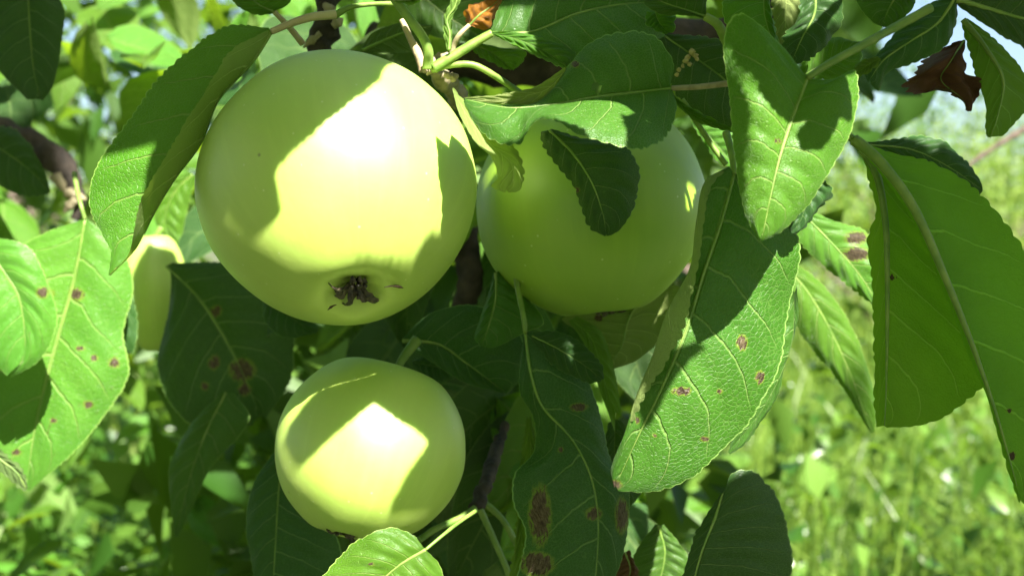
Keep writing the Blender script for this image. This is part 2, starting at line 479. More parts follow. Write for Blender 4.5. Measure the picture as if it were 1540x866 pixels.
def leaf(label, d, mid, L, R, m='leaf', lf=None, rf=None, under=False, serr=1.0, bulge=0.10, nv=14,
         shift=None, spots=(), petiole=None, pr=0.9, pm='petiole', rib=0.55, group=None, seed=None, wav=0.5,
         name='apple_leaf', holes=(), hi=1, surf=None, teeth=2.6):
    """mid / L / R: margin and midrib as (px, py, dz mm); lf / rf: crest line of a half that curls over"""
    seed = seed if seed is not None else len(LEAVES) + 11
    mid, L, R = c3(mid), c3(L), c3(R)
    ln = np.sum(np.linalg.norm(np.diff(mid[:, :2], axis=0), axis=1)) / F * d
    nu = int(np.clip(ln / 0.0004, 60, 240)) * hi
    nv = nv * hi
    cm, cl, cr = (catmull(q, nu) for q in (mid, L, R))
    if surf is None:
        wm, wl, wr = (to_world(q, d) for q in (cm, cl, cr))
    else:
        wm, wl, wr = (surf(q) for q in (cm, cl, cr))
    cresses = []
    for f in (lf, rf):
        cresses.append(None if f is None else to_world(catmull(c3(f), nu), d))
    u = np.linspace(0, 1, nu)
    taper = np.sin(np.pi * np.clip(u, 0, 1)) ** 0.5

    def half(we, wf, sgn):
        w = np.linspace(0, 1, nv + 1)[None, :, None]
        if wf is None:
            A = wm[:, None, :]; B = we[:, None, :]
            q = A + (B - A) * w
            wid = np.linalg.norm(we - wm, axis=1)[:, None, None]
            q = q - FWD * (4 * w * (1 - w)) * bulge * wid * (-1 if under else 1)
        else:
            A = wm[:, None, :]; B = wf[:, None, :]; C = we[:, None, :]
            w1 = 0.5
            # quadratic through three points, softened
            l0 = (w - w1) * (w - 1) / (w1)
            l1 = w * (w - 1) / (w1 * (w1 - 1))
            l2 = w * (w - w1) / (1 - w1)
            q = A * l0 + B * l1 + C * l2
        # teeth
        el = np.concatenate([[0], np.cumsum(np.linalg.norm(np.diff(we, axis=0), axis=1))])
        ph = el / (teeth / 1000) + 0.25 * noise1(el / 0.004, seed + sgn) + 7
        sw = np.abs(np.sin(np.pi * ph)) ** 0.7 * (0.65 + 0.5 * noise1(ph, seed + 5 + sgn))
        dirn = (q[:, -1] - q[:, -2]); dirn /= np.linalg.norm(dirn, axis=1)[:, None] + 1e-9
        off = (sw - 0.4) * 0.0011 * serr * np.clip(taper * 1.4, 0, 1)
        fall = np.clip((w[..., 0] - 0.86) / 0.14, 0, 1) ** 1.5
        q = q + dirn[:, None, :] * (off[:, None] * fall)[..., None]
        return q

    ql, qr = half(wl, cresses[0], -1), half(wr, cresses[1], 1)
    g = np.concatenate([ql[:, :0:-1], wm[:, None, :], qr[:, 1:]], 1)       # nu x (2nv+1)
    vv = np.concatenate([-np.linspace(1, 0, nv + 1)[:-1], [0], np.linspace(0, 1, nv + 1)[1:]])
    U, V = np.meshgrid(u, vv, indexing='ij')
    # pillowing between veins and soft waves
    n1 = vnoise(np.stack([U * 3, V * 3, U * 0 + seed], -1), seed)
    phs = (U - 0.20 * np.abs(V) ** 1.35) * 6.6 + 0.45 * (V > 0)
    pil = -np.abs(np.sin(np.pi * phs)) * np.sin(np.pi * np.clip(np.abs(V), 0, 1)) * 0.0008 + 0.0016 * wav * n1 * np.abs(V)
    edgew = 0.0022 * wav * noise1(U * 9 + (V > 0) * 40 + seed, seed) * np.abs(V) ** 4
    g = g + FWD * ((pil + edgew) * (taper[:, None]))[..., None]
    if shift is not None:
        g = g + S * shift
    v = g.reshape(-1, 3)
    nc = 2 * nv + 1
    I = np.arange(nu * nc).reshape(nu, nc)
    f = np.stack([I[:-1, :-1], I[:-1, 1:], I[1:, 1:], I[1:, :-1]], -1).reshape(-1, 4)
    mi = int(nu * 0.5)
    # orient: near the midrib the upper side faces the camera unless under
    a = g[mi, nv + 1] - g[mi, nv - 1]; b_ = g[min(mi + 2, nu - 1), nv] - g[mi - 2, nv]
    nr = np.cross(a, b_)
    facing = np.dot(nr, CAM - g[mi, nv]) > 0
    # face winding I(0,0),(0,1),(1,1),(1,0): normal = a x b_
    if facing == under:
        f = f[:, ::-1]
    keep = np.ones(len(f), bool)
    cen = g.reshape(-1, 3)[f].mean(1)
    rel = cen - CAM
    dd = rel @ FWD
    cpx = W0 / 2 + (rel @ RT) / dd * F; cpy = H0 / 2 - (rel @ UP) / dd * F
    for hx, hy, hr in holes:
        rr = hr * (1 + 0.35 * vnoise(np.stack([cpx / 6, cpy / 6, cpx * 0], -1), 4))
        keep &= ~(np.hypot((cpx - hx), (cpy - hy) * 1.3) < rr)
    f = f[keep]
    base = v[I[0, nv]]
    me = rawmesh('blade', v - base, f, M[m])
    set_uv(me, np.stack([U.ravel(), V.ravel()], -1))
    relv = v - CAM
    ddv = relv @ FWD
    vx = W0 / 2 + (relv @ RT) / ddv * F; vy = H0 / 2 - (relv @ UP) / ddv * F
    sp = np.zeros(len(v))
    for q in spots:
        sx, sy, r1 = q[0], q[1], q[2]
        r2 = q[3] if len(q) > 3 else r1
        sp = np.maximum(sp, np.clip(1.25 - np.hypot((vx - sx) / r1, (vy - sy) / r2) * 0.75, 0, 1))
    set_attr(me, 'spot', sp)
    root = empty(name, base)
    tag(root, label, 'leaf', group)
    link('blade', me, root)
    if rib:
        rp = g[:: max(1, nu // 24), nv] - base
        nrm = nr / (np.linalg.norm(nr) + 1e-12) * (1 if facing else -1)
        off_ = -nrm * 0.0001 if not under else nrm * 0.00012
        link('midrib', tube_mesh('midrib', rp + off_, [rib / 1000, rib * 0.55 / 1000, 0.00012], M[pm if rib > 0.8 else 'petiole'], 8, 40), root)
    if petiole is not None:
        pp = to_world(c3(petiole), d)
        if shift is not None: pp = pp + S * shift
        pp = np.concatenate([base[None], pp])
        link('petiole', tube_mesh('petiole', pp - base, [pr * 0.8 / 1000, pr / 1000, pr * 1.15 / 1000], M[pm], 10, 36, 0.06, seed), root)
    LEAVES.append(root)
    return root



# ------------------------------------------------------------------ apples
def apple(label, px, py, d, R, axis, hgt=1.0, sx=1.0, seed=1, skin='apple', calyx=True, stalk=None, res=1, group='green apples hanging on the branch'):
    c = P(px, py, d)
    ax = RT * axis[0] + UP * axis[1] - FWD * axis[2]        # direction of the calyx end
    ax = ax / np.linalg.norm(ax)
    z = -ax
    y = FWD - z * np.dot(FWD, z); y /= np.linalg.norm(y)
    x = np.cross(y, z)
    npx, nth = 110 // res, 144 // res
    ph = np.linspace(0, math.pi, npx)                         # 0 = calyx pole
    th = np.linspace(0, 2 * math.pi, nth, endpoint=False)
    PH, TH = np.meshgrid(ph, th, indexing='ij')
    rad = 1 + 0.035 * np.sin(PH) ** 2 * np.cos(PH) * -1
    dz = -np.cos(PH) * hgt
    low = np.exp(-(PH / 0.19) ** 2); ring = np.exp(-((PH - 0.36) / 0.22) ** 2)
    lob = 1 + 0.35 * np.cos(5 * TH + seed)
    dz = dz + 0.15 * low * (1 + 0.12 * np.cos(5 * TH + seed)) - 0.016 * ring * lob
    dz = dz - 0.34 * np.exp(-((math.pi - PH) / 0.36) ** 2)
    rr = np.sin(PH) * rad * (1 + 0.02 * np.sin(PH) * np.sin(PH * 2))
    X = rr * np.cos(TH) * sx; Y = rr * np.sin(TH); Z = dz
    q = np.stack([X, Y, Z], -1)
    lump = 0.036 * vnoise(q * 1.3 + seed * 7, seed) + 0.006 * vnoise(q * 4 + seed, seed + 1)
    q = q * (1 + lump * np.sin(PH))[..., None] * R
    v = q.reshape(-1, 3)
    I = np.arange(npx * nth).reshape(npx, nth)
    J = np.roll(I, -1, 1)
    f = np.stack([I[:-1], J[:-1], J[1:], I[1:]], -1).reshape(-1, 4)
    root = empty('apple', c)
    from mathutils import Matrix
    mtx = Matrix((x, y, z)).transposed().to_4x4()
    mtx.translation = Vector(c)
    root.matrix_world = mtx
    tag(root, label, 'apple', group)
    me = rawmesh('fruit', v, f[:, ::-1], M[skin])
    # make sure the faces look outwards
    n0 = me.polygons[len(me.polygons) // 2].normal
    c0 = me.polygons[len(me.polygons) // 2].center
    if n0.dot(c0) < 0: me.flip_normals()
    link('fruit', me, root)
    pole = (-1 + 0.15 - 0.0) * R * hgt
    if calyx:
        r = np.random.default_rng(seed)
        V, Fc = [], []
        for k in range(9):
            a0 = 2 * math.pi * k / 9 + r.uniform(-.25, .25)
            ln = R * r.uniform(0.08, 0.22); w = R * r.uniform(0.02, 0.045)
            curl = r.uniform(-0.4, 1.0)
            tw = r.uniform(-0.6, 0.6)
            n = 8
            for i in range(n):
                t = i / (n - 1)
                rr_ = R * 0.03 + ln * (t - 0.45 * curl * t * t)
                zz = pole - R * 0.02 - ln * (0.55 * math.sin(t * 2.3) - 0.25 * t * curl)
                ww = w * (1 - t) ** 0.6 * (1 + 0.3 * r.uniform(-1, 1)) + R * 0.004
                ctr = np.array([math.cos(a0 + tw * t) * rr_, math.sin(a0 + tw * t) * rr_, zz])
                tn = np.array([-math.sin(a0 + tw), math.cos(a0 + tw), 0.5 * math.sin(t * 5 + k)])
                b0 = len(V)
                up = np.array([0, 0, R * 0.012])
                V += [ctr - tn * ww, ctr + up, ctr + tn * ww, ctr - up * 0.6]
                if i:
                    for e in range(4):
                        g_ = (e + 1) % 4
                        Fc.append((b0 - 4 + e, b0 - 4 + g_, b0 + g_, b0 + e))
            Fc.append((b0, b0 + 1, b0 + 2, b0 + 3))
        m2 = bpy.data.meshes.new('calyx'); m2.from_pydata([tuple(a) for a in V], [], Fc); m2.materials.append(M['calyx']); m2.update()
        cal = link('calyx', m2, root)
        # withered stamens
        V2 = []
        for k in range(7):
            a0 = r.uniform(0, 6.28); l2 = R * r.uniform(.08, .16)
            p0 = np.array([math.cos(a0) * R * .03, math.sin(a0) * R * .03, pole + R * .02])
            p1 = p0 + np.array([math.cos(a0) * l2 * .5, math.sin(a0) * l2 * .5, -l2])
            link('stamen', tube_mesh('stamen', [p0, (p0 + p1) / 2 + R * .01, p1], [R * .012, R * .008, R * .014], M['calyx'], 6, 8, 0.2, k), cal)
    top = (1 - 0.34) * R * hgt
    pts = stalk or [(0, 0, top - .002), (0.001, 0.001, top + R * .3), (0.004, 0.002, top + R * .62)]
    link('stalk', tube_mesh('stalk', pts, [0.0015, 0.0012, 0.0018], M['petiole'], 10, 20), root)
    return root


AP1 = (510, 282, 0.345, 0.0383)
AP2 = (891, 310, 0.382, 0.0352)
AP3 = (559, 672, 0.368, 0.0281)
a1 = apple('largest pale green apple, sunlit, its dark dried calyx facing the viewer', *AP1, (0.20, -0.83, 0.56), 0.985, 1.0, seed=3)
a2 = apple('green apple in shade, half covered by the curled leaf above it', *AP2, (0.10, -0.985, 0.02), 0.97, 1.0, seed=5, skin='apple_shaded')
a3 = apple('smaller apple hanging below the largest one with a square patch of sun', *AP3, (-0.25, -0.93, 0.30), 1.0, 1.0, seed=9)
a4 = apple('long blurred apple hidden behind the long leaf at left', 232, 437, 0.535, 0.0150, (0.05, -1, 0.0), 1.8, 1.0, seed=12, calyx=False, res=3)
a6 = apple('tiny round pale fruitlet low in the blurred foliage', 355, 802, 0.95, 0.0085, (0.1, -1, 0.1), 1.0, 1.0, seed=15, calyx=False, res=3)
# a russet scratch beside the calyx of the largest apple
def on_sphere(A, pxy, lift=0.0):
    q = np.asarray(pxy, float)
    ctr = P(A[0], A[1], A[2])
    far = P(q[..., 0], q[..., 1], np.full(q.shape[:-1], 1.0)) - CAM
    dr = far / np.linalg.norm(far, axis=-1)[..., None]
    b = dr @ (ctr - CAM)
    perp2 = np.sum((ctr - CAM) ** 2) - b * b
    R = A[3] + lift
    h = np.sqrt(np.clip(R * R - perp2, 0, None))
    return CAM + dr * (b - h)[..., None]


def surf_of(A):
    def s(q):
        w = on_sphere(A, q[..., :2])
        return w + FWD * (q[..., 2] / 1000.0)[..., None]
    return s


# ------------------------------------------------------------------ the leaves round the apples
leaf('long leaf folded along its midrib, hanging at the left side of the largest apple', 0.338,
     [(408, 48, 0), (380, 92, 1), (328, 150, 2), (302, 215, 3), (262, 270, 3), (232, 320, 3), (205, 372, 2), (165, 414, 0)],
     [(404, 42, 0), (340, 40, 3), (280, 82, 5), (228, 132, 6), (192, 182, 6), (150, 240, 6), (133, 285, 6), (136, 318, 5), (152, 350, 4), (166, 378, 2), (163, 414, 0)],
     [(402, 46, -2), (352, 74, -8), (330, 105, -10), (285, 172, -12), (258, 222, -12), (234, 262, -11), (212, 305, -9), (202, 350, -6), (192, 385, -3), (164, 414, 0)],
     m='leaf_pale', petiole=[(445, 33, 0), (470, 26, 1), (505, 22, 3)], pr=1.1, pm='petiole_pink', bulge=0.06, teeth=2.4)
leaf('curled leaf lying over the top of the shaded apple, its lower half in sun', 0.315,
     [(1010, 133, 4), (965, 138, 2), (890, 147, 0), (840, 156, -1), (765, 162, -2), (700, 150, 0)],
     [(1008, 130, 4), (1012, 95, 4), (985, 55, 4), (950, 48, 4), (890, 62, 3), (855, 98, 2), (815, 152, 6), (750, 158, 10), (698, 148, 6)],
     [(1012, 138, 4), (1018, 165, -2), (1000, 205, -8), (970, 223, -16), (920, 217, -18), (868, 200, -17), (832, 180, -14), (806, 182, -12), (792, 200, -11), (782, 216, -9), (750, 215, -7), (718, 190, -3), (697, 153, 0)],
     m='leaf', petiole=[(1050, 131, 3), (1110, 124, 4), (1180, 118, 6)], pr=0.85, pm='twig', bulge=0.10,
     spots=[(865, 97, 6, 5)], holes=[(897, 131, 8)], teeth=3.2, nv=18)
leaf('pale rolled margin of a leaf showing its underside beside the largest apple', 0.312,
     [(681, 134, 0), (700, 170, 0), (735, 215, 0), (768, 245, 0), (772, 268, -1), (762, 286, 0)],
     [(680, 132, 0), (690, 170, -5), (716, 215, -7), (740, 238, -8), (748, 268, -6), (738, 280, -4), (760, 290, 0)],
     [(682, 132, 0), (704, 160, 4), (738, 196, 6), (770, 218, 7), (785, 245, 6), (784, 285, 3), (764, 290, 0)],
     m='leaf_pale', under=True, bulge=0.2, rib=0, serr=0.9)
leaf('pale turned-up leaf edge running along the top of the curled leaf', 0.318,
     [(851, 106, 0), (825, 133, 0), (800, 142, 0), (760, 150, 0), (700, 150, 0)],
     [(850, 101, 0), (815, 125, 0), (802, 132, 0), (752, 142, 0), (698, 147, 0)],
     [(850, 110, 0), (835, 141, -1), (812, 155, -1), (790, 157, -1), (702, 154, 0)],
     m='leaf_pale', under=True, bulge=0.25, rib=0, serr=0.3, wav=0.2)
leaf('small dark leaf dangling in front of the shaded apple', 0.328,
     [(826, 196, 0), (862, 232, -1), (890, 275, -2), (906, 320, -1), (912, 352, 0)],
     [(824, 196, 0), (812, 200, 1), (830, 240, 2), (862, 278, 2), (873, 310, 2), (890, 345, 1), (910, 356, 0)],
     [(830, 194, 0), (870, 206, 0), (935, 218, 1), (957, 240, 1), (961, 275, 2), (955, 305, 3), (944, 332, 2), (925, 351, 1), (912, 355, 0)],
     m='leaf_dark', bulge=0.12, serr=1.3, spots=[(866, 286, 6, 4)])
leaf('broad bluish leaf at the top centre with a bright folded lower edge', 0.345,
     [(740, 50, 0), (800, 48, 0), (870, 20, 2), (940, 6, 6), (1010, 5, 12)],
     [(738, 48, 0), (752, 10, 4), (790, -30, 8), (880, -60, 12), (960, -45, 14), (1010, 0, 14)],
     [(742, 52, 0), (790, 78, -2), (850, 104, -2), (905, 110, 2), (960, 100, 6), (1000, 60, 10), (1015, 10, 12)],
     m='leaf', petiole=[(712, 66, 0), (680, 86, 0), (652, 103, 0)], pr=1.35, bulge=0.12)
leaf('bright folded lower edge of the broad leaf at the top centre', 0.341,
     [(740, 50, 0), (780, 60, 0), (820, 78, 0), (850, 98, 0)],
     [(739, 48, 0), (780, 50, 1), (830, 62, 1), (866, 78, 1), (858, 100, 1)],
     [(739, 51, 0), (775, 70, 1), (815, 86, 1), (850, 101, 1), (854, 103, 0)],
     m='leaf_bright', bulge=0.1, rib=0, serr=0.5)
leaf('pointed heart-shaped leaf facing the viewer at the upper right, tip down', 0.285,
     [(1214, 118, 2), (1192, 178, 0), (1172, 240, -2), (1157, 305, -3), (1146, 361, -2)],
     [(1208, 110, 2), (1180, 74, 1), (1140, 38, 0), (1111, 22, 0), (1090, 45, 1), (1091, 110, 1), (1099, 180, 1), (1106, 240, 1), (1112, 290, 0), (1127, 335, -1), (1144, 363, -2)],
     [(1216, 117, 2), (1252, 119, 4), (1287, 106, 5), (1292, 150, 5), (1278, 205, 4), (1245, 262, 2), (1218, 305, 1), (1180, 345, -1), (1148, 362, -2)],
     m='leaf_bright', petiole=[(1240, 100, 3), (1290, 72, 6), (1345, 42, 10), (1400, 12, 12)], pr=1.0, pm='petiole', bulge=0.09, serr=0.9, spots=[(1170, 213, 7, 3)], nv=18)
leaf('large glossy leaf with brown spots, lower half in full sun', 0.312,
     [(1104, 262, 3), (1084, 335, 0), (1058, 410, -3), (1030, 500, -5), (992, 590, -5), (960, 655, -3), (926, 730, 0)],
     [(1098, 250, 3), (1070, 280, -2), (1058, 335, -6), (1050, 400, -9), (1027, 496, -10), (998, 552, -9), (968, 596, -7), (946, 642, -3), (926, 682, -1), (918, 710, 0), (924, 733, 0)],
     [(1108, 252, 3), (1150, 290, 6), (1192, 335, 8), (1204, 385, 9), (1196, 430, 10), (1184, 480, 10), (1172, 550, 9), (1146, 600, 8), (1118, 645, 7), (1080, 682, 5), (1040, 718, 3), (985, 738, 1), (930, 738, 0)],
     m='leaf', lf=[(1098, 252, 2), (1062, 274, 0), (1048, 330, -2), (1036, 405, -3), (1004, 465, -4), (982, 530, -4), (960, 588, -4), (946, 634, -3), (934, 680, -2), (924, 710, -1), (924, 733, 0)],
     petiole=[(1100, 230, 4), (1092, 200, 8)], pr=0.9, bulge=0.10, serr=1.1, nv=22, teeth=3.0,
     spots=[(1025, 588, 13, 6), (1143, 567, 6, 10), (1116, 515, 8, 11), (1082, 588, 4, 4), (959, 632, 3.5, 5), (1060, 660, 6, 4), (922, 729, 12, 7), (985, 655, 3, 3)])
leaf('leaf in shade just behind the large glossy spotted leaf', 0.335,
     [(1195, 440, 0), (1190, 520, 0), (1150, 610, 0), (1095, 680, 0)],
     [(1190, 430, 0), (1150, 520, 0), (1120, 600, 0), (1095, 680, 0)],
     [(1198, 430, 0), (1200, 480, 1), (1180, 545, 2), (1170, 592, 2), (1140, 640, 2), (1120, 668, 1), (1098, 683, 0)], m='leaf', rib=0)
leaf('small toothed leaf tip sticking out behind the heart-shaped leaf', 0.31,
     [(1190, 240, 0), (1215, 285, 0), (1205, 330, 0), (1190, 350, 0)],
     [(1190, 240, 0), (1180, 300, 0), (1185, 340, 0), (1190, 350, 0)],
     [(1195, 238, 0), (1235, 268, 0), (1250, 290, 1), (1235, 312, 1), (1208, 345, 0), (1195, 352, 0)], m='leaf_dark', rib=0, serr=1.6)
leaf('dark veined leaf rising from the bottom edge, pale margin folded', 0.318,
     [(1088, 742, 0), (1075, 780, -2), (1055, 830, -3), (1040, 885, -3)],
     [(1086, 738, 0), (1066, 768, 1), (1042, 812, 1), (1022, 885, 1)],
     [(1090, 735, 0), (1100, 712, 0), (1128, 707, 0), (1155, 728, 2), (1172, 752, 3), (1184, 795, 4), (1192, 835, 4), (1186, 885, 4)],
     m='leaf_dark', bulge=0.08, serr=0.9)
leaf('hanging leaf seen from below at right with a strong central rib', 0.335,
     [(1296, 225, 0), (1318, 262, -1), (1331, 330, -2), (1334, 400, -2), (1334, 500, -1), (1332, 600, 0), (1330, 640, 0)],
     [(1294, 228, 0), (1306, 265, 1), (1316, 320, 3), (1306, 365, 4), (1312, 430, 5), (1316, 520, 4), (1316, 600, 3), (1318, 642, 2)],
     [(1300, 226, 0), (1345, 270, 0), (1400, 350, 1), (1445, 440, 2), (1482, 540, 3), (1478, 576, 3), (1450, 606, 3), (1418, 628, 3), (1375, 640, 2), (1334, 643, 1)],
     m='leaf_lucent', under=True, bulge=0.05, rib=1.2, spots=[(1344, 417, 5, 5), (1345, 562, 3, 3), (1390, 513, 3, 3)], serr=1.1, teeth=4.0)
leaf('long backlit leaf seen from below, running to the right edge', 0.322,
     [(1283, 210, 0), (1318, 238, -2), (1372, 310, -3), (1422, 420, -3), (1462, 520, -2), (1500, 630, -1), (1535, 752, 0)],
     [(1280, 212, 0), (1312, 245, 1), (1362, 312, 1), (1412, 420, 1), (1452, 520, 1), (1484, 590, 1), (1505, 670, 1), (1533, 756, 0)],
     [(1286, 206, 0), (1330, 226, 2), (1400, 244, 5), (1450, 270, 7), (1495, 315, 8), (1545, 385, 9), (1590, 470, 8), (1600, 560, 6), (1580, 660, 3), (1540, 758, 0)],
     m='leaf_lucent', under=True, bulge=0.07, rib=1.6, petiole=[(1272, 200, 1), (1258, 180, 4), (1245, 150, 8)], pr=1.2, spots=[(1519, 617, 4, 5), (1522, 685, 5, 7)], teeth=4.5)
leaf('dark leaf behind the base of the backlit leaf', 0.345,
     [(1305, 218, 0), (1370, 225, 0), (1425, 250, 0), (1478, 286, 0)],
     [(1300, 214, 0), (1345, 210, 2), (1385, 205, 2), (1420, 214, 2), (1450, 240, 2), (1472, 268, 1), (1478, 286, 0)],
     [(1305, 222, 0), (1370, 250, 2), (1420, 290, 2), (1465, 300, 1), (1478, 288, 0)], m='leaf_dark', rib=0.4)
leaf('blurred bright leaf slanting down behind the large spotted leaf', 0.44,
     [(1160, 380, 0), (1215, 440, 0), (1265, 530, 0), (1312, 650, 0)],
     [(1158, 384, 0), (1180, 450, 0), (1210, 510, 2), (1262, 575, 2), (1310, 652, 0)],
     [(1165, 378, 0), (1235, 425, 2), (1285, 500, 2), (1316, 590, 2), (1316, 648, 0)], m='leaf_bright', serr=0.6)
leaf('blurred leaf with brown blotches between the spotted leaf and the ribbed leaf', 0.40,
     [(1195, 310, 0), (1245, 360, 0), (1290, 410, 0), (1330, 470, 0)],
     [(1192, 312, 0), (1200, 360, 1), (1240, 402, 2), (1290, 440, 1), (1330, 472, 0)],
     [(1200, 306, 0), (1250, 330, 1), (1305, 350, 2), (1340, 400, 1), (1335, 470, 0)], m='leaf_spotted', spots=[(1288, 358, 16, 9), (1288, 382, 18, 10)])
leaf('dark leaf with a pale curled tip on the yellow stalk at upper right', 0.30,
     [(1438, -5, 0), (1410, 35, 0), (1370, 62, 0), (1330, 90, 0), (1308, 120, 0)],
     [(1430, -8, 0), (1395, 8, 1), (1355, 42, 2), (1325, 75, 2), (1300, 108, 2), (1305, 125, 0)],
     [(1440, -5, 0), (1437, 38, 1), (1415, 75, 2), (1372, 95, 2), (1335, 110, 2), (1322, 136, 1), (1310, 128, 0)], m='leaf_dark', serr=0.5)
leaf('small pale downy leaf tip beside the yellow stalk', 0.297,
     [(1324, 88, 0), (1305, 98, 0), (1288, 112, 0)], [(1320, 85, 0), (1300, 90, 0), (1285, 100, 0), (1287, 112, 0)],
     [(1325, 92, 0), (1310, 106, 0), (1292, 115, 0), (1288, 113, 0)], m='leaf_bright', under=True, rib=0, serr=0.6)
leaf('shrivelled brown leaf hanging under the dark leaf at upper right', 0.315,
     [(1450, 62, 0), (1430, 92, -3), (1415, 120, 1), (1448, 150, 0), (1455, 168, 0)],
     [(1440, 62, 0), (1395, 88, 3), (1378, 110, 0), (1362, 128, 4), (1375, 146, 0), (1400, 138, 3), (1442, 146, 0), (1452, 166, 0)],
     [(1452, 60, 0), (1446, 95, 3), (1456, 112, 0), (1470, 130, 3), (1472, 148, 0), (1460, 168, 0)],
     m='leaf_dead', serr=3, wav=2.5, bulge=0.3, rib=0.4)
leaf('backlit leaf hanging at the right edge with a hooked tip', 0.315,
     [(1448, 30, 0), (1480, 70, -1), (1508, 120, -1), (1500, 175, 0), (1490, 206, 0)],
     [(1446, 32, 0), (1455, 75, 1), (1468, 115, 2), (1482, 160, 2), (1484, 205, 1), (1490, 208, 0)],
     [(1455, 28, 0), (1500, 60, 1), (1530, 95, 2), (1555, 150, 3), (1530, 180, 2), (1508, 205, 0)], m='leaf_bright', under=True, serr=0.5, rib=0.8)
leaf('dark leaf filling the top right corner', 0.30,
     [(1438, 0, 0), (1490, 15, 0), (1545, 30, 0), (1600, 40, 0)],
     [(1436, -4, 0), (1480, -30, 2), (1560, -40, 3), (1600, 35, 0)],
     [(1440, 8, 0), (1480, 40, 0), (1515, 62, 1), (1560, 80, 2), (1600, 45, 0)], m='leaf_dark', serr=0.4, rib=0.9)
leaf('leaf at the top edge above the yellow stalk', 0.32,
     [(1370, -20, 0), (1345, 0, 0), (1325, 40, 0)],
     [(1360, -25, 0), (1310, -20, 0), (1288, 0, 0), (1312, 32, 0), (1330, 42, 0)],
     [(1372, -18, 0), (1375, 5, 0), (1350, 35, 0), (1332, 42, 0)], m='leaf', serr=0.3)
leaf('dark toothed leaf at the top with a pale sunlit patch', 0.315,
     [(1225, -20, 0), (1225, 20, 0), (1205, 60, 0), (1190, 95, 0)],
     [(1215, -20, 0), (1202, 5, 0), (1196, 30, 0), (1180, 55, 1), (1178, 80, 0), (1188, 97, 0)],
     [(1235, -20, 0), (1265, -5, 1), (1267, 30, 2), (1255, 55, 2), (1238, 75, 1), (1215, 90, 0), (1195, 98, 0)], m='leaf_dark', serr=1.5)
leaf('green leaf crossed by the yellow stalk at the upper right', 0.33,
     [(1205, 115, 0), (1240, 95, 0), (1275, 75, 0), (1292, 62, 0)],
     [(1200, 112, 0), (1215, 80, 0), (1250, 55, 1), (1285, 62, 1), (1294, 64, 0)],
     [(1208, 118, 0), (1245, 120, 0), (1280, 112, 1), (1295, 90, 1), (1294, 66, 0)], m='leaf_bright', serr=0.8, rib=0)
leaf('leaf behind the top of the heart-shaped leaf, left of the toothed one', 0.33,
     [(1150, -20, 0), (1150, 20, 0), (1160, 60, 0), (1165, 95, 0)],
     [(1110, -20, 0), (1085, 10, 0), (1100, 50, 0), (1145, 90, 0), (1160, 98, 0)],
     [(1152, -20, 0), (1160, 10, 0), (1168, 50, 0), (1172, 96, 0)], m='leaf_bright', rib=0)
leaf('olive leaf wedged between the toothed leaf and its green neighbour', 0.345,
     [(1180, -30, 0), (1182, 10, 0), (1180, 50, 0), (1175, 90, 0)],
     [(1160, -30, 0), (1162, 10, 0), (1166, 50, 0), (1172, 92, 0)],
     [(1202, -30, 0), (1206, 10, 0), (1196, 50, 0), (1180, 92, 0)], m='leaf', under=True, rib=0)
leaf('dark shaded leaf bearing a string of yellowish crumbs', 0.35,
     [(1000, 55, 0), (1050, 90, 0), (1100, 130, 0), (1140, 190, 0)],
     [(1000, 50, 0), (1050, 55, 0), (1100, 70, 0), (1150, 120, 0), (1150, 190, 0)],
     [(990, 60, 0), (1005, 120, 0), (1040, 170, 0), (1090, 195, 0), (1140, 200, 0)], m='leaf_dark', rib=0.4)
leaf('pale curled leaf at the top edge right of centre', 0.33,
     [(1060, 25, 0), (1030, 15, 0), (1000, 5, 0), (975, -8, 0)],
     [(1062, 22, 0), (1060, -10, 0), (1020, -40, 0), (980, -20, 0)],
     [(1058, 28, 0), (1020, 22, -1), (990, 20, -1), (970, 8, -1), (970, -8, 0)], m='leaf',
     petiole=[(1078, 36, 0), (1092, 60, 4), (1110, 95, 8)], pr=1.4, pm='petiole', serr=0.3)
leaf('yellow-green leaf scrap hanging below the pale curled leaf', 0.345,
     [(985, 18, 0), (990, 32, 0), (1005, 50, 0)], [(972, 18, 0), (973, 38, 0), (1003, 52, 0)], [(1000, 18, 0), (1014, 22, 0), (1012, 50, 0)], m='leaf_bright', rib=0)
leaf('bright narrow leaf edge slanting down right of the shaded apple', 0.335,
     [(1008, 142, 0), (1035, 168, 0), (1070, 185, 0), (1105, 198, 0)],
     [(1010, 140, 0), (1030, 155, 0), (1070, 178, 0), (1105, 196, 0)],
     [(1006, 146, 0), (1040, 178, 0), (1075, 192, 0), (1105, 201, 0)], m='leaf_bright', rib=0, serr=0.3)
leaf('sunlit pale leaf patch between the shaded apple and the heart-shaped leaf', 0.40,
     [(1040, 180, 0), (1070, 210, 0), (1105, 250, 0)], [(1042, 178, 0), (1085, 190, 0), (1115, 215, 0), (1108, 252, 0)],
     [(1040, 184, 0), (1058, 215, 0), (1080, 245, 0), (1104, 254, 0)], m='leaf_bright', rib=0.4)
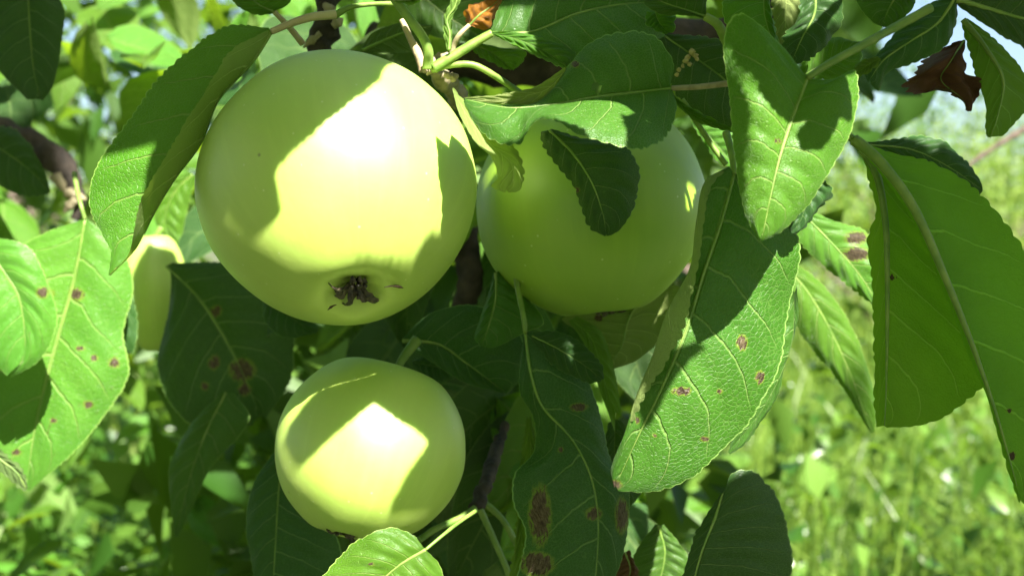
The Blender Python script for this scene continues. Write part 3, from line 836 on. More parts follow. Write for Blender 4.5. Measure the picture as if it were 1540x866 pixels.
leaf('long hanging leaf with large brown blotches below the shaded apple', 0.362,
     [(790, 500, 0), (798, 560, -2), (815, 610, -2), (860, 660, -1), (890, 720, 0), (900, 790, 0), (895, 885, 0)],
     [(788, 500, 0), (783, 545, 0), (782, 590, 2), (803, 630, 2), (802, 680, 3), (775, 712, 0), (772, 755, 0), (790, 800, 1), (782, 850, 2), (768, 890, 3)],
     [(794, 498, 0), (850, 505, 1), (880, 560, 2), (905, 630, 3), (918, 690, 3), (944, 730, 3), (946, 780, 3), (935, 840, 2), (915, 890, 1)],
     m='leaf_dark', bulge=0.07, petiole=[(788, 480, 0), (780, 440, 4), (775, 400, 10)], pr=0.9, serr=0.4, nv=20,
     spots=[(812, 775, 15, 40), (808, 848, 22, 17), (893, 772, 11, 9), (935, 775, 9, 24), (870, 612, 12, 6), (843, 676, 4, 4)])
leaf('dark leaf lobe lying over the top of the long blotched leaf', 0.357,
     [(800, 505, 0), (840, 525, 0), (880, 550, 0), (905, 570, 0)],
     [(800, 500, 0), (840, 498, 1), (880, 520, 1), (905, 550, 0), (908, 570, 0)],
     [(800, 512, 0), (840, 555, 1), (885, 575, 1), (903, 574, 0)], m='leaf_dark', rib=0.3)
leaf('pale green underside hanging behind the left margin of the blotched leaf', 0.37,
     [(795, 630, 0), (798, 680, 0), (792, 740, 0), (785, 800, 0), (785, 880, 0)],
     [(792, 625, 0), (785, 680, 0), (780, 740, 0), (775, 800, 0), (765, 880, 0)],
     [(798, 625, 0), (808, 680, 0), (810, 740, 0), (800, 800, 0), (800, 880, 0)], m='leaf_bright', under=True, rib=0)
leaf('rounded dark leaf tip below the gap between the two large apples', 0.375,
     [(745, 410, 0), (745, 450, -1), (735, 490, -1), (725, 520, 0)],
     [(743, 408, 0), (735, 440, 1), (720, 485, 1), (714, 508, 1), (722, 521, 0)],
     [(750, 408, 0), (790, 445, 3), (818, 485, 4), (790, 500, 2), (745, 522, 0), (730, 523, 0)], m='leaf', serr=0.2)
leaf('shaded leaf hanging directly under the shaded apple', 0.40,
     [(960, 455, 0), (945, 480, 0), (935, 520, 0), (915, 552, 0)],
     [(955, 452, 0), (870, 470, 0), (845, 480, 0), (870, 500, 0), (905, 552, 0)],
     [(965, 452, 0), (1020, 430, 0), (1010, 490, 0), (960, 540, 0), (920, 556, 0)], m='leaf', under=True, spots=[(900, 478, 7, 6), (955, 450, 10, 4)], serr=0.3)
leaf('pale underside strip of a leaf curving down beside the blotched leaf', 0.385,
     [(860, 480, 0), (890, 510, 0), (905, 560, 0), (925, 620, 0)],
     [(855, 482, 0), (880, 520, 0), (900, 580, 0), (925, 650, 0)],
     [(868, 475, 0), (905, 500, 0), (925, 560, 0), (935, 625, 0)], m='leaf_bright', under=True, rib=0, serr=0.2)
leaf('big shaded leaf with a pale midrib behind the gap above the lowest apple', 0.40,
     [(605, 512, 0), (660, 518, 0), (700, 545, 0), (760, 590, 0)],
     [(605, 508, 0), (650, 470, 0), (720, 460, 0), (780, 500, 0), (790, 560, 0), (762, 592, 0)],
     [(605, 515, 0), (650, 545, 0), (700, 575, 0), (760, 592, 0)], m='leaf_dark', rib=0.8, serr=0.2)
leaf('dull leaf just over the top right of the lowest apple', 0.41,
     [(620, 545, 0), (650, 550, 0), (690, 560, 0)], [(620, 542, 0), (650, 535, 0), (690, 555, 0)], [(620, 550, 0), (650, 580, 0), (688, 566, 0)], m='leaf_dark', rib=0)
leaf('leaf at the bottom edge overlapping the lowest apple, half in sun', 0.318,
     [(640, 826, 0), (600, 850, -1), (560, 885, -1), (530, 915, 0)],
     [(638, 824, 0), (620, 802, 1), (578, 793, 1), (538, 812, 1), (500, 850, 1), (470, 890, 1), (520, 915, 0)],
     [(642, 828, 0), (662, 850, 1), (668, 880, 2), (620, 915, 1), (540, 918, 0)],
     m='leaf_bright', petiole=[(665, 805, 3), (690, 785, 8), (715, 768, 14)], pr=0.5, spots=[(559, 848, 4, 3)], serr=0.9)
leaf('bluish shaded leaf at the bottom edge right of the blotched leaf', 0.40,
     [(990, 790, 0), (1000, 830, 0), (990, 885, 0)], [(985, 788, 0), (955, 830, 0), (945, 890, 0)], [(998, 788, 0), (1020, 815, 0), (1035, 840, 0), (1020, 890, 0)], m='leaf', serr=0.4)
leaf('dark leaf behind the tip of the large spotted leaf', 0.39,
     [(925, 630, 0), (925, 690, 0), (940, 760, 0)], [(915, 635, 0), (905, 690, 0), (930, 760, 0)], [(935, 632, 0), (960, 680, 0), (965, 740, 0), (945, 765, 0)], m='leaf_dark', rib=0)
leaf('brown leaf scrap at the bottom edge beside the blotched leaf', 0.385,
     [(940, 830, 0), (948, 855, 0), (940, 885, 0)], [(935, 828, 0), (925, 860, 0), (920, 890, 0)], [(946, 826, 0), (960, 860, 0), (960, 890, 0)], m='leaf_dead', serr=1)
leaf('small bright leaf at the top edge left of the stalk spur', 0.36,
     [(412, 18, 0), (390, 8, 0), (370, -10, 0), (360, -30, 0)], [(414, 20, 0), (385, 22, 0), (355, 8, 0), (340, -20, 0), (355, -35, 0)],
     [(415, 16, 0), (432, 8, 0), (440, -10, 0), (400, -35, 0), (365, -35, 0)], m='leaf_bright',
     petiole=[(420, 26, 2), (438, 45, 6), (455, 66, 10)], pr=0.9, pm='petiole_pink', serr=0.4)
leaf('dark folded leaf above the top of the largest apple', 0.375,
     [(545, 76, 0), (580, 60, 0), (620, 45, 0), (650, 40, 0)], [(542, 74, 0), (560, 50, 0), (600, 35, 0), (650, 38, 0)], [(545, 80, 0), (590, 82, 0), (630, 75, 0), (650, 45, 0)], m='leaf_dark', under=True, serr=0.2)
leaf('large dim leaf behind the stalk spur at the top', 0.40,
     [(600, -30, 0), (640, 0, 0), (680, 30, 0), (730, 60, 0)], [(620, -40, 0), (680, -40, 0), (760, -10, 0), (740, 55, 0)], [(595, -25, 0), (610, 25, 0), (650, 55, 0), (725, 66, 0)], m='leaf', serr=0.2)
leaf('ochre withered leaf between the stalks at the top', 0.35,
     [(706, 38, 0), (722, 22, -1), (745, 5, 0), (765, -20, 0)], [(704, 37, 0), (699, 18, 1), (715, 4, 0), (740, -10, 1), (762, -22, 0)],
     [(710, 40, 0), (735, 46, 1), (742, 25, 0), (752, 5, 1), (768, -18, 0)], m='leaf_ochre', serr=1.6, wav=1.5,
     petiole=[(692, 52, 0), (683, 68, 2), (678, 90, 4)], pr=0.8, pm='petiole_pink', rib=0.4)
leaf('narrow young folded leaf standing upright on the stalk spur', 0.343,
     [(675, 76, 0), (676, 50, 0), (672, 30, 0), (684, 10, 0), (690, -15, 0)], [(672, 76, 0), (668, 50, 0), (668, 25, 0), (676, 5, 0), (680, -15, 0)],
     [(679, 76, 0), (681, 50, 0), (680, 30, 0), (690, 8, 0), (696, -15, 0)], m='leaf_bright', under=True, serr=0.5, rib=0.5)
leaf('bright leaf at the top edge above the thick green stalk', 0.34,
     [(594, 2, 0), (620, 0, 0), (650, -15, 0)], [(594, 0, 0), (610, -30, 0), (650, -30, 0)], [(594, 4, 0), (625, 6, 0), (650, -8, 0)], m='leaf_bright', serr=0.2, rib=0.5)
leaf('narrow leaf in shade behind the right stalk of the spur', 0.375,
     [(700, 62, 0), (740, 80, 0), (770, 105, 0)], [(702, 58, 0), (745, 70, 0), (790, 78, 0), (785, 95, 0), (772, 106, 0)], [(700, 66, 0), (730, 90, 0), (768, 106, 0)], m='leaf_bright', serr=0.6, rib=0.4)
leaf('shaded leaf hanging under the largest apple at left of the lowest apple', 0.42,
     [(400, 440, 0), (430, 470, 0), (470, 500, 0)], [(395, 445, 0), (400, 485, 0), (430, 508, 0), (470, 503, 0)], [(410, 438, 0), (450, 460, 0), (480, 495, 0), (474, 502, 0)], m='leaf_dark', rib=0)
leaf('deep green leaf in shade at the left side of the lowest apple', 0.41,
     [(430, 660, 0), (420, 730, 0), (415, 800, 0), (410, 885, 0)], [(425, 662, 0), (385, 720, 0), (370, 780, 0), (385, 885, 0)], [(435, 665, 0), (470, 740, 0), (505, 800, 0), (520, 885, 0)], m='leaf_dark', serr=0.3)

# the two sunlit and the shaded leaves at left, a little out of focus
leaf('big sunlit leaf with red-brown spots filling the left edge', 0.47,
     [(128, 330, 0), (112, 420, 0), (90, 500, 0), (68, 580, 0), (50, 660, 0), (40, 735, 0)],
     [(125, 330, 0), (70, 350, 0), (20, 380, 2), (-40, 470, 2), (-60, 580, 2), (-20, 680, 0), (38, 738, 0)],
     [(132, 330, 0), (180, 370, 2), (200, 430, 3), (185, 500, 2), (193, 560, 2), (160, 620, 2), (110, 680, 0), (44, 738, 0)],
     m='leaf_spotted', spots=[(68, 442, 12, 9), (115, 443, 10, 9), (60, 468, 9, 8), (172, 545, 7, 8), (142, 538, 6, 5), (120, 524, 6, 4), (133, 608, 7, 6), (25, 680, 6, 5), (80, 632, 5, 4)], petiole=[(122, 310, 0), (116, 285, 4), (112, 260, 8)], serr=0.6)
leaf('sunlit leaf overlapping the big spotted leaf at the left edge', 0.44,
     [(-30, 360, 0), (0, 400, 0), (30, 450, 0), (40, 540, 0)], [(-40, 380, 0), (-60, 460, 0), (-30, 520, 0), (10, 565, 0)],
     [(-20, 355, 0), (40, 370, 0), (68, 420, 0), (85, 485, 2), (60, 540, 2), (15, 568, 0)], m='leaf_spotted', serr=0.6, spots=[(64, 440, 9, 8)])
leaf('broad shaded leaf with brown blotches behind the lower left of the largest apple', 0.50,
     [(250, 400, 0), (300, 450, 0), (350, 530, 0), (390, 620, 0)], [(258, 402, 0), (252, 470, 0), (236, 560, 0), (290, 640, 0), (380, 640, 0)],
     [(260, 395, 0), (360, 400, 0), (430, 460, 0), (440, 560, 0), (400, 630, 0)], m='leaf_dark', spots=[(364, 556, 18, 15), (322, 545, 8, 10), (325, 468, 8, 8), (368, 585, 9, 9), (308, 580, 6, 6)])
leaf('long pointed leaf hanging in shade below the blotched shaded leaf', 0.48,
     [(340, 590, 0), (310, 650, 0), (285, 720, 0), (265, 805, 0)], [(335, 588, 0), (285, 640, 0), (255, 700, 0), (258, 760, 0), (263, 808, 0)],
     [(350, 590, 0), (375, 630, 0), (320, 700, 0), (290, 760, 0), (268, 808, 0)], m='leaf', serr=0.4)
leaf('blurred curled leaf above the long hidden apple', 0.55,
     [(290, 262, 0), (262, 290, 0), (248, 330, 0), (262, 372, 0)], [(285, 258, 0), (245, 275, 0), (232, 325, 0), (258, 374, 0)],
     [(296, 265, 0), (285, 300, 0), (275, 345, 0), (266, 374, 0)], m='leaf_pale', serr=0.3, rib=0.4)
leaf('dim leaf filling the top left corner', 0.46,
     [(40, -40, 0), (45, 40, 0), (50, 100, 0), (60, 150, 0)], [(20, -40, 0), (-10, 20, 0), (-10, 90, 0), (40, 150, 0)], [(60, -40, 0), (95, 10, 0), (92, 70, 0), (80, 130, 0), (64, 152, 0)], m='leaf_dark', serr=0.3)
leaf('shaded leaf at the left edge under the dark branch', 0.50,
     [(-40, 200, 0), (10, 230, 0), (50, 260, 0), (75, 290, 0)], [(-40, 190, 0), (20, 195, 0), (60, 240, 0), (76, 288, 0)], [(-40, 220, 0), (0, 280, 0), (40, 295, 0), (74, 292, 0)], m='leaf_dark')
leaf('curled dark leaf tip at the lower left edge', 0.43,
     [(-30, 660, 0), (0, 690, 0), (25, 710, 0), (40, 735, 0)], [(-30, 670, 0), (-10, 700, 0), (15, 722, 0), (38, 738, 0)], [(-30, 650, 0), (5, 680, 0), (32, 705, 0), (42, 732, 0)], m='leaf_dark', under=True)
leaf('shaded leaf between the spotted left leaf and the long hidden apple', 0.49,
     [(180, 420, 0), (170, 460, 0), (150, 510, 0)], [(175, 420, 0), (130, 465, 0), (140, 505, 0)], [(190, 420, 0), (205, 470, 0), (200, 530, 0), (155, 514, 0)], m='leaf_dark')

# ------------------------------------------------------------------ twigs, spurs and branches
def branch(name, label, d, pts, radii, m='bark', bump=0.25, seed=1, ns=14, n=60, buds=(), cat='branch', group=None):
    w = to_world(c3(pts), d)
    root = empty(name, w[0])
    tag(root, label, cat, group)
    link('wood', tube_mesh('wood', w - w[0], [r / 1000 for r in radii], M[m], ns, n, bump, seed), root)
    for bx, by, bz, br, lx, ly in buds:
        q = to_world(c3([(bx, by, bz), (bx + lx * .5, by + ly * .5, bz), (bx + lx, by + ly, bz)]), d) - w[0]
        link('bud', tube_mesh('bud', q, [br / 1000, br * 1.1 / 1000, br * .25 / 1000], M['twig'], 8, 12, 0.4, int(bx)), root)
    return root


branch('spur', 'knobbly spur right of the largest apple where several stalks meet', 0.352,
       [(690, 150, 30), (672, 128, 14), (655, 110, 3), (648, 98, 0)], [3.2, 2.6, 2.4, 1.5], m='twig', bump=0.45,
       buds=[(655, 95, -2, 1.1, 6, -16), (664, 92, 0, 1.3, 10, -12), (640, 104, -2, 1.2, -4, 6), (668, 112, -2, 1.0, 14, 4), (650, 100, -3, 1.0, 2, -14), (676, 118, 0, 1.1, 14, -4), (646, 106, -3, 1.3, 4, 4)], cat='twig')
branch('leaf_stalk', 'thick green stalk arching from the top edge down to the spur', 0.345, [(590, -6, -2), (612, 24, -2), (635, 55, -2), (644, 78, -1), (643, 104, 0)], [1.3, 1.25, 1.3, 1.35, 1.5], m='petiole', bump=0.05, cat='stalk')
branch('leaf_stalk', 'thin pinkish stalk behind the thick green one', 0.352, [(604, 30, 0), (618, 60, 0), (630, 85, 0), (636, 108, 0)], [0.8, 0.9, 1.3, 1.2], m='petiole_pink', bump=0.1, cat='stalk')
branch('leaf_stalk', 'green stalk curving right from the spur towards the curled leaf', 0.348, [(650, 105, 0), (680, 98, -2), (712, 98, -2), (745, 115, 0), (785, 142, 6)], [1.0, 0.9, 0.9, 0.9, 1.0], m='petiole', bump=0.05, cat='stalk')
branch('leaf_stalk', 'pale yellow stalk across the top of the brown twig', 0.35, [(503, 24, 0), (525, 12, 0), (555, 7, 0), (595, 6, 0)], [1.1, 0.7, 0.65, 0.8], m='petiole', bump=0.05, cat='stalk')
branch('twig', 'dark brown twig dropping behind the top of the largest apple', 0.40, [(500, -30, 0), (490, 5, 0), (488, 40, 0), (478, 90, 0)], [4.5, 3.6, 4.0, 4.2], m='bark', bump=0.5, seed=4,
       buds=[(500, 18, -4, 1.6, -14, -14), (482, 50, -4, 1.2, -26, 22), (500, 40, -4, 1.5, 16, -12)], cat='twig')
branch('leaf_stalk', 'dark green stalk down the right side of the shaded apple', 0.345, [(1025, 150, 0), (1045, 180, 0), (1068, 215, 0), (1092, 248, 0)], [0.9, 0.8, 0.8, 0.8], m='petiole', bump=0.05, cat='stalk')
branch('branch', 'dark knotty branch entering at the left edge', 0.60, [(-80, 190, 0), (0, 200, 0), (60, 228, 0), (105, 265, 0), (118, 305, 0), (112, 330, 0)], [5.5, 5.5, 6.5, 6.5, 4.0, 2.5], m='bark', bump=0.5, seed=6,
       buds=[(100, 290, -5, 2.5, 30, 10), (115, 300, -5, 2.2, -20, 20), (85, 262, -6, 3, 12, 26)])
branch('branch', 'dark branch in deep shade behind the two large apples', 0.47, [(690, 250, 0), (698, 320, 0), (705, 380, 0), (706, 430, 0), (690, 470, 10)], [4, 5, 5, 4.5, 3], m='bark', bump=0.35, seed=8)
branch('branch', 'shaded branch crossing behind the top of the picture centre', 0.50, [(560, 60, 10), (680, 90, 0), (800, 100, 0), (960, 60, 0), (1120, 40, 10), (1260, -60, 20)], [7, 7.5, 8, 7, 6, 6], m='bark', bump=0.35, seed=9)
branch('twig', 'spur below the lowest apple with stalks fanning from it', 0.40, [(760, 640, 60), (742, 690, 30), (728, 735, 8), (715, 765, 0)], [1.6, 1.9, 2.3, 2.0], m='bark', bump=0.5, cat='twig')
branch('leaf_stalk', 'stalk from the lower spur to the lowest apple', 0.388, [(715, 765, 6), (690, 780, 2), (655, 795, -4), (630, 812, -8)], [1.3, 1.1, 1.0, 1.1], m='petiole', bump=0.1, cat='stalk')
branch('leaf_stalk', 'left one of the long stalks fanning down below the lower spur', 0.40, [(722, 765, 0), (738, 800, 0), (760, 850, 0), (775, 890, 0)], [1.1, 1.0, 1.0, 1.1], m='petiole', bump=0.08, cat='stalk')
branch('leaf_stalk', 'right one of the long stalks fanning down below the lower spur', 0.405, [(728, 755, 0), (755, 780, 0), (775, 815, 0), (790, 850, 0)], [1.2, 1.0, 1.0, 1.0], m='petiole', bump=0.08, cat='stalk')

# string of insect crumbs on the dark leaf
w = to_world(c3([(1018, 112, -2)]), 0.347)[0]
bits = []
root = empty('insect_crumbs', w)
tag(root, 'string of yellowish crumbs stuck on the dark shaded leaf', 'insect frass')
for i, (x, y, r) in enumerate([(1018, 112, .7), (1021, 105, .8), (1027, 99, .7), (1032, 92, 1.0), (1035, 86, 1.0), (1040, 79, 1.2), (1045, 84, 1.2), (1037, 97, .8), (1041, 76, .8), (1048, 89, .8)]):
    q = to_world(c3([(x, y - 2, -2), (x, y, -2.3), (x + 1, y + 3, -2)]), 0.347) - w
    link('crumb', tube_mesh('crumb', q, [r * .4 / 1000, r * .9 / 1000, r * .4 / 1000], M['lichen'], 7, 8, 0.5, i), root)
# droplet-like blemish and russet streak belong to the skin of the largest apple
for nm, pts, rads in (('russet_scar', [(578, 432), (590, 430), (600, 431), (608, 433)], [.1, .25, .45, .2]), ('russet_scar', [(493, 466), (499, 461), (506, 458)], [.1, .35, .1])):
    q = on_sphere((AP1[0], AP1[1], AP1[2], AP1[3] * 0.985), np.array(pts, float))
    o = link(nm, tube_mesh(nm, q, [r / 1000 for r in rads], M['rust'], 8, 16, 0.2, 1))
    o.parent = a1
    o.matrix_parent_inverse = a1.matrix_world.inverted()

#@@CAST
# ------------------------------------------------------------------ added leaves above the picture, shaped and placed to cast the dappled shade
ABOVE = 'added shade-casting leaves above, out of the picture'
def caster(label, A, mid, L, R, t, d=None, m='leaf'):
    return leaf(label, d or A[2], mid, L, R, m=m, shift=t, rib=0, bulge=0.0, serr=0.8, wav=0.15,
                surf=surf_of(A) if d is None else None, group=ABOVE, nv=8)


AB = 'added leaf over the picture, placed to cast shade'
caster(AB, AP1, [(660, 60), (560, 70), (430, 140), (330, 250), (330, 350), (370, 445)],
       [(660, 50), (500, 0), (340, 30), (240, 150), (230, 300), (280, 400), (365, 450)],
       [(655, 70), (600, 90), (581, 98), (570, 120), (500, 176), (430, 236), (390, 292), (364, 345), (370, 395), (392, 445)], 0.165)
caster(AB, AP3, [(562, 590), (520, 605), (455, 655), (424, 700)],
       [(562, 560), (540, 567), (505, 579), (470, 596), (436, 640), (418, 690)],
       [(564, 604), (561, 607), (510, 650), (458, 700), (440, 715), (426, 706)], 0.20)
caster(AB, AP3, [(562, 590), (650, 640), (665, 700), (610, 800)],
       [(553, 604), (561, 607), (600, 635), (640, 665), (615, 708), (590, 755), (578, 800)],
       [(550, 575), (580, 545), (632, 552), (696, 606), (712, 700), (688, 780), (615, 815)], 0.20)
caster(AB, AP2, [(930, 130), (985, 200), (1010, 300), (990, 420)],
       [(925, 135), (915, 210), (930, 300), (940, 370), (985, 425)],
       [(935, 120), (1020, 140), (1055, 215), (1036, 265), (1030, 300), (1036, 335), (1052, 360), (1040, 400), (995, 428)], 0.16)
caster(AB, AP2, [(700, 400), (790, 430), (880, 440), (980, 430)],
       [(700, 395), (790, 395), (880, 380), (985, 400)],
       [(700, 410), (780, 500), (880, 520), (980, 440)], 0.19)
caster(AB, None, [(1030, 140), (950, 110), (850, 100), (760, 140)],
       [(1035, 130), (1010, 30), (930, 10), (840, 40), (760, 135)],
       [(1030, 215), (985, 225), (942, 205), (930, 165), (890, 145), (850, 147), (765, 152)], 0.10, d=0.312)
caster(AB, None, [(1110, 0), (1160, 80), (1210, 150), (1240, 180)],
       [(1095, 0), (1100, 100), (1125, 140), (1150, 180), (1190, 190), (1235, 182)],
       [(1130, -20), (1240, 20), (1290, 100), (1300, 150), (1245, 175)], 0.085, d=0.285)
caster(AB, None, [(1196, 240), (1225, 205), (1262, 158)], [(1194, 240), (1196, 205), (1220, 178), (1258, 150)], [(1200, 243), (1232, 230), (1255, 200), (1272, 162)], 0.10, d=0.285)
caster(AB, None, [(1040, 545), (1000, 590), (960, 660)],
       [(1030, 540), (965, 570), (945, 620), (955, 664)],
       [(1045, 550), (1015, 575), (985, 620), (962, 665)], 0.16, d=0.312)

caster(AB, AP2, [(715, 250), (760, 230), (800, 210), (840, 170)], [(715, 245), (740, 190), (790, 150), (842, 165)], [(712, 255), (725, 350), (800, 310), (835, 240), (845, 175)], 0.17)
caster(AB, None, [(790, 500), (805, 600), (810, 700), (815, 820)], [(785, 490), (765, 600), (762, 700), (790, 825)], [(810, 480), (862, 580), (872, 700), (850, 825)], 0.22, d=0.36)
caster(AB, None, [(240, 350), (245, 420), (240, 490), (230, 550)], [(225, 345), (196, 420), (200, 480), (215, 555)], [(270, 340), (295, 410), (280, 480), (240, 555)], 0.30, d=0.52)
caster(AB, None, [(620, 500), (680, 520), (740, 550), (800, 600)], [(615, 490), (690, 440), (770, 460), (805, 595)], [(618, 520), (660, 580), (730, 620), (798, 606)], 0.26, d=0.40)
caster(AB, None, [(250, 400), (320, 460), (380, 540), (420, 640)], [(245, 410), (228, 520), (270, 620), (400, 650)], [(270, 390), (380, 400), (445, 500), (430, 640)], 0.30, d=0.50)

e1 = np.cross(S, [0, 1, 0.3]); e1 /= np.linalg.norm(e1)
e2 = np.cross(S, e1)


def plane(p):
    p = np.asarray(p)
    return np.stack([p @ e1, p @ e2], -1)


def inside(px, py, poly):
    r = np.zeros(px.shape, bool)
    n = len(poly)
    for i in range(n):
        x1, y1 = poly[i]; x2, y2 = poly[(i + 1) % n]
        c = ((y1 > py) != (y2 > py)) & (px < (x2 - x1) * (py - y1) / (y2 - y1 + 1e-9) + x1)
        r ^= c
    return r


GX, GY = np.meshgrid(np.arange(-60, 1620, 12.0), np.arange(-40, 900, 12.0))
GX, GY = GX.ravel(), GY.ravel()
LIT = [([(590, 100), (650, 110), (690, 150), (700, 250), (700, 330), (670, 400), (600, 430), (450, 430), (395, 400), (372, 340), (500, 185), (575, 125)], AP1),
       ([(560, 610), (638, 665), (578, 785), (470, 712)], AP3),
       ([(805, 178), (890, 150), (930, 148), (940, 200), (870, 198)], 0.309),
       ([(690, 140), (705, 160), (780, 245), (770, 290), (740, 280), (745, 235), (700, 180)], 0.312),
       ([(700, 148), (800, 134), (850, 104), (835, 140), (800, 155)], 0.318),
       ([(1105, 150), (1140, 190), (1190, 200), (1190, 240), (1250, 190), (1240, 260), (1150, 350), (1120, 310)], 0.284),
       ([(1090, 450), (1195, 440), (1170, 560), (1080, 680), (985, 735), (925, 730), (960, 670), (1010, 580)], 0.315),
       ([(0, 350), (120, 345), (180, 370), (185, 560), (110, 600), (60, 700), (0, 660)], 0.46),
       ([(140, 260), (170, 270), (165, 330), (145, 320)], 0.34),
       ([(500, 830), (560, 798), (600, 805), (590, 866), (500, 866)], 0.318),
       ([(780, 45), (860, 80), (840, 95), (760, 60)], 0.343),
       ([(1210, 440), (1300, 560), (1312, 640), (1240, 540)], 0.44),
       ([(1205, 10), (1240, 5), (1230, 35), (1200, 45)], 0.315),
       ([(340, 540), (390, 540), (380, 570), (345, 570)], 0.50),
       ([(1150, 700), (1540, 700), (1540, 866), (1200, 866)], 3.0), ([(1200, 200), (1540, 200), (1540, 866), (1200, 866)], 3.0), ([(1200, 480), (1540, 650), (1540, 866), (1200, 866)], 2.0),
       ([(-60, 560), (450, 600), (450, 900), (-60, 900)], 1.4), ([(-60, 560), (450, 560), (450, 900), (-60, 900)], 2.4), ([(100, 0), (300, 0), (260, 110), (130, 140)], 0.9), ([(100, 0), (300, 0), (260, 110), (130, 300)], 1.3),
       ([(-60, 0), (480, 0), (480, 900), (-60, 900)], 1.1), ([(-60, 0), (480, 0), (480, 900), (-60, 900)], 1.9), ([(200, 360), (225, 360), (225, 395), (200, 395)], 0.60), ([(1200, 450), (1540, 450), (1540, 866), (1200, 866)], 1.2), ([(1040, 500), (1240, 500), (1240, 866), (1040, 866)], 1.6)]
lit2 = []
for poly, dep in LIT:
    k = inside(GX, GY, poly)
    q = np.stack([GX[k], GY[k]], -1)
    lit2.append(plane(on_sphere(dep, q) if isinstance(dep, tuple) else P(q[:, 0], q[:, 1], dep)))
lit2 = np.concatenate(lit2)
SHADE = [([(610, 440), (800, 300), (1020, 480), (930, 640), (940, 866), (640, 866), (700, 700)], 0.40, 6),
         ([(600, 0), (1040, 0), (1040, 200), (700, 140)], 0.38, 4),
         ([(720, 200), (1060, 200), (1060, 470), (720, 440)], 0.36, 5),
         ([(1290, 200), (1400, 240), (1540, 380), (1540, 750), (1470, 580), (1330, 640)], 0.325, 7),
         ([(1300, 0), (1540, 0), (1540, 200), (1360, 150)], 0.31, 4),
         ([(1040, 720), (1180, 720), (1190, 866), (1040, 866)], 0.318, 3),
         ([(1060, 0), (1290, 0), (1280, 100), (1100, 100)], 0.33, 4),
         ([(1060, 260), (1200, 340), (1195, 420), (1090, 430)], 0.315, 4),
         ([(240, 400), (430, 460), (500, 866), (260, 866)], 0.50, 5),
         ([(150, 60), (400, 50), (280, 240), (200, 380), (150, 350)], 0.34, 4),
         ([(430, 540), (560, 540), (460, 700), (420, 690)], 0.35, 2),
         ([(785, 500), (920, 560), (940, 866), (780, 866)], 0.36, 5),
         ([(0, 0), (90, 0), (90, 140), (0, 330)], 0.47, 4)]


def make_generic_leaf(seed, nu=18, nv=5, hang=0.35):
    r = np.random.default_rng(seed)
    u = np.linspace(0, 1, nu); v = np.linspace(-1, 1, 2 * nv + 1)
    U, V = np.meshgrid(u, v, indexing='ij')
    wid = r.uniform(0.25, 0.33) * np.sin(np.pi * U ** r.uniform(0.75, 0.95)) ** 0.75 * (1 - 0.25 * U)
    fold = r.uniform(0.1, 0.5); curl = r.uniform(0.15, 0.7); tw = r.uniform(-.5, .5)
    X = V * wid * math.cos(fold)
    Z = np.abs(V) * wid * math.sin(fold) * 0.9 - curl * 0.5 * U ** 2 + tw * V * wid * U + 0.03 * noise1(U * 5 + V * 3, seed)
    Y = U * (1 - 0.18 * curl * U)
    vv = np.stack([X, Y, Z], -1).reshape(-1, 3)
    nc = 2 * nv + 1
    I = np.arange(nu * nc).reshape(nu, nc)
    f = np.stack([I[:-1, :-1], I[:-1, 1:], I[1:, 1:], I[1:, :-1]], -1).reshape(-1, 4)
    return vv, f, np.stack([U.ravel(), V.ravel()], -1)


def generic_mesh(seed, m, **kw):
    v, f, uvs = make_generic_leaf(seed, **kw)
    me = rawmesh('leaf_blade', v, f, m)
    set_uv(me, uvs)
    set_attr(me, 'spot', np.zeros(len(v)))
    return me


GEN = [generic_mesh(40 + i, M['leaf_back']) for i in range(6)]
GEN_S = [generic_mesh(60 + i, M['leaf_spotted']) for i in range(3)]
GEN_D = [generic_mesh(70 + i, M['leaf_dark']) for i in range(3)]
from mathutils import Matrix


def put_leaf(me, pos, nrm, direction, size, label, group):
    z = np.asarray(nrm, float); z /= np.linalg.norm(z)
    y = np.asarray(direction, float); y = y - z * (y @ z); y /= np.linalg.norm(y)
    x = np.cross(y, z)
    mt = Matrix((x * size, y * size, z * size)).transposed().to_4x4()
    mt.translation = Vector(np.asarray(pos, float))
    o = bpy.data.objects.new('apple_leaf', me)
    COL.objects.link(o)
    o.matrix_world = mt
    tag(o, label, 'leaf', group)
    return o


placed = []  # fill leaves added out of view to shade the listed areas
for poly, dep, cnt in SHADE:
    k = np.where(inside(GX, GY, poly))[0]
    done = 0
    rng.shuffle(k)
    for i in k[:260]:
        if done >= cnt: break
        p0 = P(GX[i], GY[i], dep)
        t = rng.uniform(0.19, 0.34)
        c = p0 + S * t
        rel = c - CAM; dd = rel @ FWD
        if dd > 0.0 and (rel @ UP) / max(dd, 0.02) < 0.233 + 0.045 / max(dd, 0.05): continue
        c2 = plane(p0)
        if any(np.hypot(*(c2 - q)) < 0.6 * r0 for q, r0 in placed): continue
        a = rng.uniform(0, math.pi)
        dl = lit2 - c2
        la = np.abs(dl @ [math.cos(a), math.sin(a)]); lb = np.abs(dl @ [-math.sin(a), math.cos(a)])
        # half length h, half width .33*2h
        h = np.min(np.sqrt(la ** 2 + (lb / 0.62) ** 2))
        h = min(h - 0.003, rng.uniform(0.036, 0.048))
        if h < 0.018: continue
        axd = e1 * math.cos(a) + e2 * math.sin(a)
        nrm = S + 0.25 * rng.normal(size=3)
        put_leaf(GEN_D[done % 3] if rng.random() < .3 else GEN[done % 6], c - axd * h, nrm, axd, 2 * h, AB, ABOVE)
        placed.append((c2, h)); done += 1
print('canopy leaves', len(placed))

